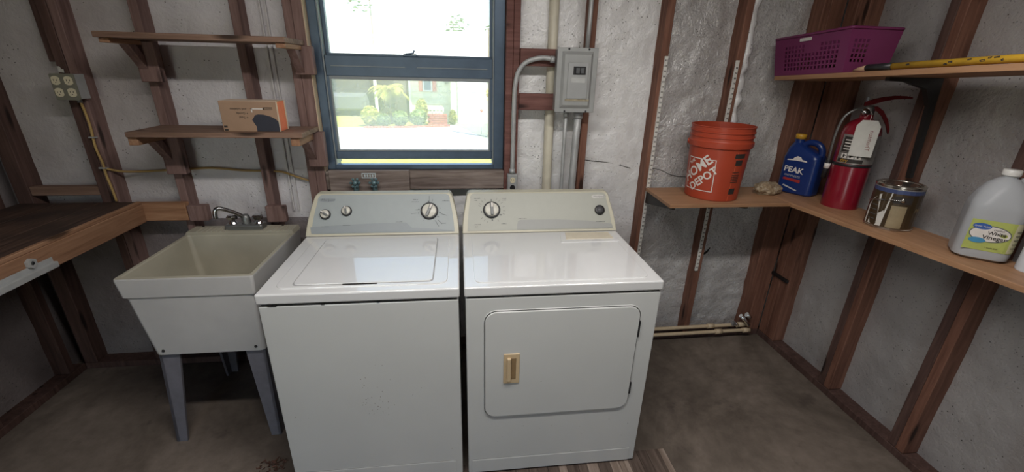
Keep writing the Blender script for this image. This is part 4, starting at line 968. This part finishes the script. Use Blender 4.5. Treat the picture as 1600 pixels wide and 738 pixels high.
# paint can
cn = thing('paint_can', 'brown and silver gallon paint can with blue band on the right shelf', 'paint can', (0, 0, 0))
Rc = .083
bm = new(); lathe(bm, [(0, .004), (Rc-.003, .004), (Rc-.002, 0), (Rc+.002, .001), (Rc+.002, .006), (Rc, .008), (Rc, .180), (Rc+.002, .182), (Rc+.002, .188), (Rc-.004, .191), (Rc-.012, .189), (Rc-.014, .182), (Rc-.022, .182), (Rc-.024, .188), (Rc-.03, .186), (0, .185)], 44); obj('can_body', bm, tin, cn, None, True)
A1 = math.radians(208)
def cpatch(name, u0, u1, v0, v1, mt_, off, par, lab=None):
    bm = new(); patch(bm, wrap(lambda z: Rc, A1, off), u0, u1, v0, v1, 20); return obj(name, bm, mt_, par, lab)
lab_ = cpatch('label', -.15, .26, .010, .176, can_brown, .0006, cn, 'brown paper label')
cpatch('blue_band', -.15, .26, .158, .174, can_blue, .0010, lab_); cpatch('silver_line', -.15, .26, .174, .1775, silver, .0011, lab_)
fc = wrap(lambda z: Rc, A1, .0012)
bm = new(); g = [fc(u, v) for u, v in ((-.080, .012), (-.050, .012), (-.020, .012), (-.004, .012), (.000, .09), (.004, .160), (-.012, .158), (-.040, .145), (-.066, .12), (-.082, .09))]; bm.faces.new([bm.verts.new(p) for p in g]); wl = obj('white_panel', bm, paper, lab_, 'white text panel')
bm = new(); patch(bm, fc, .012, .064, .012, .108, 6); obj('tan_panel', bm, can_tan, lab_)
bm = new(); patch(bm, fc, .010, .075, .118, .148, 8); obj('dark_panel', bm, black_print, lab_)
bm = new()
for k in range(5): patch(bm, wrap(lambda z: Rc, A1, .0018), -.068+.004*(k > 2), -.034, .035+.020*k, .0375+.020*k, 4)
obj('small_print', bm, ink, wl)
bm = new(); wtext(bm, fc, 'PRE', .022, .118, .092, 0, 1); obj('lettering', bm, plain('gold_print', (.40, .30, .16), .5), lab_)
bm = new(); a_ = [(Rc+.006)*1.0*math.cos(A1-.9+.09*k) for k in range(0)]
pts = [Vector(((Rc+.005)*math.cos(A1+u), (Rc+.005)*math.sin(A1+u), .105+.028*math.sin((u+1.1)/1.6*math.pi/2))) for u in [-1.1+.1*k for k in range(17)]]
tube(bm, pts, .0016, 6); obj('bail', bm, chrome, cn, 'wire bail')
bm = new(); 
lathe(bm, [(0, 0), (.010, 0), (.008, .004), (0, .005)], 10, Matrix.Translation(fc(.042, .133)) @ Vector((math.cos(A1+.5), math.sin(A1+.5), 0)).to_track_quat('Z', 'Y').to_matrix().to_4x4()); obj('bail_ear', bm, tin, cn)
cn.location = (2.556, .222, ZS+.0002)
# vinegar jug
vg = thing('vinegar_jug', 'clear plastic gallon jug with green label at the right end of the shelf', 'jug', (0, 0, 0))
bm = new(); loft(bm, [superloop(.120, .120, 0, .035), superloop(.146, .146, .010, .04), superloop(.150, .150, .03, .042), superloop(.150, .150, .185, .042), superloop(.146, .146, .205, .05), superloop(.128, .128, .240, .055), superloop(.096, .096, .270, .045), superloop(.056, .056, .288, .027), superloop(.040, .040, .292, .0195), superloop(.040, .040, .302, .0195)], True, True); obj('jug_body', bm, jug_mat, vg, None, True)
bm = new(); tube(bm, smooth_path([(.025, .0, .285), (.055, .0, .268), (.073, .0, .235), (.078, .0, .19)], 5), .012, 10); obj('jug_handle', bm, jug_mat, vg, None, True)
bm = new(); lathe(bm, [(0, .300), (.024, .300), (.0245, .302), (.0245, .318), (.022, .3205), (0, .3205)], 24); obj('cap', bm, plain('white_cap', (.72, .71, .68), .4), vg, 'white screw cap')
def vl(u, v, off=.0012):
    """label wraps round the rounded corner between the -y and +x sides"""
    h = .075; r = .042; fl_ = h-r
    if u < fl_: return Vector((u, -h-off, v))
    a = (u-fl_)/r
    if a < math.pi/2: return Vector((fl_+(r+off)*math.sin(a), -fl_-(r+off)*math.cos(a), v))
    return Vector((h+off, -fl_+(u-fl_-r*math.pi/2), v))
def vpatch(name, u0, u1, v0, v1, mt_, par, off, lab=None, nu=14):
    bm = new(); patch(bm, lambda u, v: vl(u, v, off), u0, u1, v0, v1, nu); return obj(name, bm, mt_, par, lab)
vlab = vpatch('label', -.060, .085, .040, .150, green_lab, vg, .0010, 'green printed label')
vpatch('side_text_panel', .052, .0845, .042, .149, cream_lab, vlab, .0015)
bm = new(); 
def vell(bm, cu_, cv_, a_, b_, off): 
    c0 = bm.verts.new(vl(cu_, cv_, off)); ring = [bm.verts.new(vl(cu_+a_*math.cos(t), cv_+b_*math.sin(t), off)) for t in [2*math.pi*k/28 for k in range(28)]]
    for k in range(28): bm.faces.new((c0, ring[k], ring[(k+1) % 28]))
vell(bm, -.004, .102, .053, .030, .0015); obj('oval_border', bm, ink, vlab)
bm = new(); vell(bm, -.004, .102, .050, .027, .0019); ov = obj('oval', bm, white_print, vlab)
bm = new(); vell(bm, -.030, .127, .024, .011, .0024); obj('blue_badge', bm, blue_lab, vlab)
bm = new(); vell(bm, -.030, .076, .022, .010, .0024); obj('light_blue_badge', bm, lblue_lab, vlab)
fv = lambda u, v: vl(u, v, .0029)
bm = new(); wtext(bm, fv, 'Great Value', .0082, -.030, .127, 0, 0); obj('badge_lettering', bm, white_print, vlab)
bm = new(); wtext(bm, fv, 'White', .018, .012, .106, 0, 0, 0, .015); wtext(bm, fv, 'Vinegar', .020, .010, .090, 0, 0, 0, .015); wtext(bm, fv, 'Distilled', .008, .014, .119, 0, 0); obj('lettering', bm, black_print, vlab)
bm = new(); wtext(bm, fv, '1 GALLON', .007, .012, .053, 0, 0)
for k in range(5): patch(bm, fv, .058, .080, .060+.015*k, .0625+.015*k, 4)
obj('small_lettering', bm, black_print, vlab)
vg.location = (2.590, -.100, ZS+.0002); vg.rotation_euler = (0, 0, math.radians(-44))
# bottle just inside the right edge of the picture
wb = thing('white_bottle', 'pale blue-white bottle partly cut off by the right edge of the photo', 'bottle', (0, 0, 0))
bm = new(); lathe(bm, [(0, 0), (.038, 0), (.040, .006), (.040, .14), (.032, .165), (.014, .185), (.014, .20), (0, .20)], 28); obj('bottle_body', bm, plain('pale_blue_plastic', (.62, .66, .72), .35), wb, None, True)
bm = new(); lathe(bm, [(0, .198), (.017, .198), (.017, .22), (0, .222)], 18); obj('cap', bm, white_print, wb)
wb.location = (2.622, -.245, ZS+.0002)

# ------------------------------------------------------------------ floor mat and debris
fm = thing('vinyl_mat', 'wood-look vinyl planks sticking out from under the dryer', 'floor mat', (1.2, .2, 0))
rr = random.Random(4); x = .02; k = 0
while x < 1.60:
    wd = rr.uniform(.035, .06)
    bx('plank', (x, min(x+wd-.001, 1.606), -.55, .052, .0005, .0055+rr.uniform(0, .0015)), [mat_planks, MATS['mat_dark'] if 'mat_dark' in MATS else wood('mat_dark', (.05, .034, .028), (.10, .075, .062), (.17, .13, .11), 'y', knots=False)][rr.random() < .5], fm, .0006); x += wd
db = []
bm = new(); rr = random.Random(8)
for k in range(60):
    a = rr.uniform(0, 6.28); r_ = rr.random()**.7*.05; c_ = Vector((-.145+r_*1.3*math.cos(a), .135+r_*.8*math.sin(a), .002+rr.random()*.010*(1-r_/.05)))
    q = Matrix.Translation(c_) @ Matrix.Rotation(rr.uniform(0, 6), 4, 'Z') @ Matrix.Rotation(rr.uniform(-.6, .6), 4, 'X'); s = rr.uniform(.004, .010)
    ngon_prism(bm, [q @ Vector(p) for p in ((-s, 0, 0), (0, -s*.5, 0), (s, 0, 0), (0, s*.5, 0))], (0, 0, .0015))
d_ = obj('dry_leaves', bm, debris_mat, None, origin=(-.145, .135, 0)); tag(d_, 'small heap of dry leaf litter on the floor beside the washer', 'debris', None, 'stuff')

# ------------------------------------------------------------------ unseen ceiling fill light, added to brighten the room
lp = thing('added_fill_light', 'unseen strip light added under the ceiling to brighten the room', 'fill light', (.9, -.62, 2.36))
bx('housing', (-.15, 1.95, -.69, -.55, 2.37, 2.419), plain('fill_housing_white', (.8, .8, .8), .4), lp)
ld = bpy.data.lights.new('fill_light', 'AREA'); ld.shape = 'RECTANGLE'; ld.size = 2.0; ld.size_y = .12; ld.energy = FILL_W; ld.color = (1, .96, .92)
lo_ = bpy.data.objects.new('fill_light', ld); C.objects.link(lo_); lo_.location = (.9, -.62, 2.365)

# ------------------------------------------------------------------ outside
G = -.15
grass_m = plain('lawn_grass', (.33, .36, .07), .9, 0, .3, 8)
drive_m = plain('pale_driveway', (.56, .55, .53), .85, 0, .05, 3)
siding  = plain('pale_green_siding', (.66, .67, .49), .7, 0, .03, 3)
trim_w  = plain('white_trim', (.75, .75, .73), .6)
coral   = plain('coral_shutter', (.62, .20, .15), .6)
brick_m = plain('red_brick', (.36, .13, .085), .85, 0, .2, 20)
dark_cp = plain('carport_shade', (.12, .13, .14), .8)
leaf_a  = plain('yellow_green_leaf', (.36, .37, .07), .6, 0, .35, 9)
leaf_b  = plain('mid_green_leaf', (.17, .25, .07), .6, 0, .35, 9)
leaf_c  = plain('tree_leaf', (.20, .28, .13), .6, 0, .35, 5)
pale_bark = plain('pale_bark', (.42, .38, .32), .9)
bark    = plain('bark', (.16, .11, .08), .9, 0, .3, 12)
bm = new(); box(bm, -30, 30, 1.45, 60, G-.2, G-.012); box(bm, -30, 30, -30, -4.5, G-.2, G-.012); lawn = struct('trim_2', bm, grass_m, 'lawn around the building')
bm = new(); ngon_prism(bm, [(-14, 8.6, G-.01), (14, 8.4, G-.01), (14, 12.6, G-.01), (1.0, 14.2, G-.01), (-.4, 13.2, G-.01), (-2.0, 12.6, G-.01), (-14, 12.2, G-.01)], (0, 0, .02)); dv_ = struct('trim_3', bm, drive_m, 'sunlit pale concrete driveway')
bm = new(); box(bm, -6, 8, -14, -4.45, G-.01, G+.02); struct('trim_4', bm, drive_m, 'concrete apron in front of the garage doorway')
bm = new(); ngon_prism(bm, [(.45, 13.85, G+.009), (1.7, 13.85, G+.009), (1.75, 9.6, G+.009), (1.35, 10.6, G+.009)], (0, 0, .006)); struct('trim_5', bm, plain('shaded_ground', (.26, .30, .24), .9, 0, .1, 6), 'strip of ground before the garage door, shade put into its dull green')  # shadow on the ground, laid as a darker coloured patch
def leafy(bm, c, rx, ry, rz, n, s, seed, shell=.75):
    r2 = random.Random(seed)
    for _ in range(n):
        while True:
            p = Vector((r2.uniform(-1, 1), r2.uniform(-1, 1), r2.uniform(-1, 1)))
            if shell < p.length < 1: break
        q = Matrix.Translation(Vector(c)+Vector((p.x*rx, p.y*ry, p.z*rz))) @ Matrix.Rotation(r2.uniform(0, 6.3), 4, 'Z') @ Matrix.Rotation(r2.uniform(-1.2, 1.2), 4, 'X')
        k = s*r2.uniform(.7, 1.3); bm.faces.new([bm.verts.new(q @ Vector(v)) for v in ((-k, 0, 0), (0, -k*.45, 0), (k, 0, 0), (0, k*.45, 0))])
def shrub(x, y, w_, h, mt_, lab, seed):
    t = thing('shrub', lab, 'shrub', (x, y, G), 'round shrubs across the driveway')
    bm = new(); bmesh.ops.create_icosphere(bm, subdivisions=3, radius=1.0)
    for v in bm.verts:
        k = .88+.12*noise.noise(v.co*3+Vector((seed, 0, 0))); v.co = Vector((x+v.co.x*w_*k, y+v.co.y*w_*.8*k, G+h*.5+v.co.z*h*.5*k))
    leafy(bm, (x, y, G+h*.5), w_, w_*.8, h*.5, 700, .045, seed, .86); obj('foliage', bm, mt_, t)
    bm = new(); tube(bm, [(x, y, G), (x, y, G+h*.3)], .03, 6); obj('stem', bm, bark, t)
shrub(-2.10, 13.05, .30, .62, leaf_a, 'yellow-green shrub at the left end of the row across the driveway', 1)
shrub(-1.66, 12.75, .20, .42, leaf_b, 'small green shrub second from the left across the driveway', 2)
shrub(-1.18, 12.95, .25, .50, leaf_b, 'round green shrub in the middle of the row across the driveway', 3)
shrub(-.62, 13.08, .26, .54, leaf_b, 'round green shrub right of the middle of the row across the driveway', 4)
shrub(-.56, 13.74, .20, .82, leaf_a, 'yellow-green bush before the brick planter', 5)
shrub(.48, 13.45, .12, .5, leaf_a, 'small yellow-green bush right of the brick planter', 6)
kb = thing('red_kerb', 'low red brick kerb in front of the shrubs', 'kerb', (-1.0, 12.5, G))
for k in range(26):
    a = k/25; x = -2.2+a*2.5; y = 12.35+.45*a*a*1.3; bx('brick', (x, x+.09, y, y+.1, G, G+.07), brick_m, kb, .006)
pln = thing('brick_planter', 'red brick planter box at the foot of the green house', 'planter', (-.02, 13.6, G))
for row in range(5):
    for k in range(4):
        x = -.34+k*.17+(row % 2)*.06; bx('brick', (x, min(x+.16, .30), 13.30, 13.40, G+row*.075, G+row*.075+.068), brick_m, pln, .005)
bx('soil_box', (-.33, .29, 13.40, 13.78, G, G+.33), bark, pln)
for k in range(4):
    bm = new(); x = -.2+k*.12; tube(bm, [(x, 13.45, G+.33), (x+.02, 13.43, G+.55)], .018, 6); obj('picket', bm, trim_w, pln)
hs = thing('green_house', 'pale green lap-sided house with coral shutters across the driveway', 'house', (1.5, 15.5, G))
bm = new(); box(bm, -.95, .55, 14.30, 19, G, 1.98); obj('wall', bm, siding, hs)
for k in range(10):
    bm = new(); ngon_prism(bm, [(-.95, 14.295, G+.2*k), (-.95, 14.27, G+.2*k), (-.95, 14.292, G+.2*k+.195)], (1.5, 0, 0)); obj('lap_board', bm, siding, hs)
bm = new(); box(bm, .42, 4.5, 13.95, 19, G, 1.98); obj('garage_wall', bm, siding, hs)
bm = new(); box(bm, .66, 1.62, 13.90, 13.96, G, 1.92); gd = obj('garage_door', bm, trim_w, hs)
for k in range(4): bx('door_panel', (.70, 1.58, 13.885, 13.90, G+.04+k*.50, G+.48+k*.50), trim_w, gd, .01)
fw = bx('window', (-.52, -.20, 14.24, 14.31, .86, 1.75), trim_w, hs, .01)
bx('pane', (-.475, -.245, 14.232, 14.242, .91, 1.70), plain('house_glass', (.18, .22, .26), .1), fw, .002)
bx('shutter', (-.66, -.53, 14.24, 14.30, .86, 1.75), coral, hs, .01); bx('shutter', (-.19, -.06, 14.24, 14.30, .86, 1.75), coral, hs, .01)
bx('lantern', (.22, .32, 14.18, 14.28, 1.12, 1.36), black_metal, hs, .01)
bx('corner_board', (-1.0, -.92, 14.24, 14.33, G, 1.98), trim_w, hs, .01)
bm = new(); ngon_prism(bm, [(-1.3, 13.6, 1.92), (5.2, 13.6, 1.92), (5.2, 18, 2.9), (-1.3, 18, 2.9)], (0, 0, .12)); obj('roof', bm, plain('pale_roof', (.80, .79, .77), .8), hs)
cpt = thing('carport', 'dark shaded carport left of the green house', 'carport', (-3.4, 17, G))
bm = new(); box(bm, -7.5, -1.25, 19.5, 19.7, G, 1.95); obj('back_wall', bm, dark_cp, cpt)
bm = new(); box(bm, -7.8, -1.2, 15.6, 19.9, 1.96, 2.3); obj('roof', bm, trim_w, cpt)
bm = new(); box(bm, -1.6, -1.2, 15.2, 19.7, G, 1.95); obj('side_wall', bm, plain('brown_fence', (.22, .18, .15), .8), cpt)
for x in (-4.6, -2.4): bx('post', (x, x+.1, 15.7, 15.8, G, 1.95), trim_w, cpt, .01)
car = thing('car', 'dark parked car in the shade of the carport', 'car', (-3.5, 17.6, G))
bm = new(); L = []
def carsec(y, w_, z0, z1): return [Vector((x-3.5, y, z)) for x, z in ((-w_, z0), (w_, z0), (w_*1.02, (z0+z1)/2), (w_*.9, z1), (-w_*.9, z1), (-w_*1.02, (z0+z1)/2))]
loft(bm, [carsec(15.9, .72, .12, .55), carsec(16.0, .82, .05, .68), carsec(17.0, .86, .05, .80), carsec(17.1, .86, .05, .82), carsec(19.2, .85, .05, .85), carsec(19.3, .78, .12, .75)], True, True); obj('body', bm, plain('car_paint', (.10, .11, .13), .3), car)
bm = new(); loft(bm, [carsec(17.0, .76, .78, .80), carsec(17.5, .66, .80, 1.25), carsec(18.6, .66, .80, 1.27), carsec(19.1, .74, .80, .88)], True, True); obj('cabin', bm, plain('car_glass', (.05, .06, .07), .15), car)
for x in (-4.3, -2.85):
    for y in (16.5, 18.6):
        bm = new(); tube(bm, [(x, y, .16), (x+.18, y, .16)], .31, 18); obj('wheel', bm, black_pl, car)
pm = thing('palm', 'small bushy palm before the carport wall', 'palm', (-1.55, 13.6, G))
rr = random.Random(9)
bm = new()
for (dx, dy) in ((0, 0), (.12, .06), (-.1, .05)): tube(bm, [(-1.55+dx, 13.6+dy, G), (-1.55+dx*1.6, 13.6+dy, .5), (-1.55+dx*2.2, 13.6+dy, .95)], [.05, .04, .035], 8)
obj('trunk', bm, bark, pm)
for k in range(26):
    a = rr.uniform(0, 6.28); l = rr.uniform(.46, .64); el = rr.uniform(.15, 1.3); bm = new()
    P = [Vector((-1.55, 13.6, .95))+Vector((math.cos(a)*l*t*math.cos(el*(1-t)), math.sin(a)*l*t*math.cos(el*(1-t)), l*(math.sin(el)*t-.75*t*t))) for t in [i/7 for i in range(8)]]
    for i in range(7):
        d = (P[i+1]-P[i]).normalized(); sd_ = d.cross(Vector((0, 0, 1))).normalized()
        for s in (-1, 1):
            for h in (0, .5):
                b_ = P[i].lerp(P[i+1], h); tip = b_+sd_*s*.24*(1-abs(i-3)/6)+d*.13-Vector((0, 0, .06))
                bm.faces.new([bm.verts.new(p) for p in (b_, b_+d*.045, tip)])
    tube(bm, P, .008, 4); obj('frond', bm, leaf_a, pm)
fl_ = thing('garden_post', 'brown post with hanging yellow flowers near the window', 'post', (1.50, 10.7, G))
bx('post', (1.47, 1.58, 10.65, 10.76, G, 2.6), plain('post_brown', (.34, .24, .16), .8), fl_, .005)
bm = new(); leafy(bm, (1.46, 10.6, 1.0), .07, .07, .16, 120, .03, 3, .2); obj('yellow_flower', bm, plain('flower_yellow', (.75, .62, .08), .6), fl_)
gs = thing('garden_stake', 'white garden stake with a red ornament by the driveway', 'garden stake', (1.33, 11.3, G))
bm = new(); tube(bm, [(1.33, 11.3, G), (1.33, 11.3, .55)], .012, 6); obj('stake', bm, trim_w, gs)
bm = new(); bmesh.ops.create_icosphere(bm, subdivisions=2, radius=.05, matrix=Matrix.Translation((1.33, 11.3, .52))); obj('ornament', bm, coral, gs)
def tree(x, y, h, r_, lab, seed, n=900, pole=False):
    t = thing('tree', lab, 'tree', (x, y, G), 'trees behind the houses')
    bm = new(); tube(bm, [(x, y, G), (x+.1, y, h*.5), (x, y, h)], [.07, .05, .03], 8); obj('trunk', bm, pale_bark, t)
    bm = new(); rr2 = random.Random(seed)
    for k in range(6): leafy(bm, (x+rr2.uniform(-.6, .6)*r_, y+rr2.uniform(-.4, .4)*r_, h*.78+rr2.uniform(-.5, .6)*r_), r_*.5, r_*.5, r_*.4, n//6, .14, seed+k, .2)
    obj('foliage', bm, leaf_c, t)
tree(-5.2, 32, 8.2, 1.7, 'tall thin tree rising left of centre in the upper pane', 21, 420)
tree(.4, 30, 4.6, 1.5, 'rounded tree low behind the roof in the upper pane', 22, 420)
tree(-9.5, 30, 4.4, 1.6, 'low tree at the left edge of the upper pane', 23, 420)
tree(3.8, 31, 4.0, 1.5, 'low tree at the right edge of the upper pane', 24, 380)
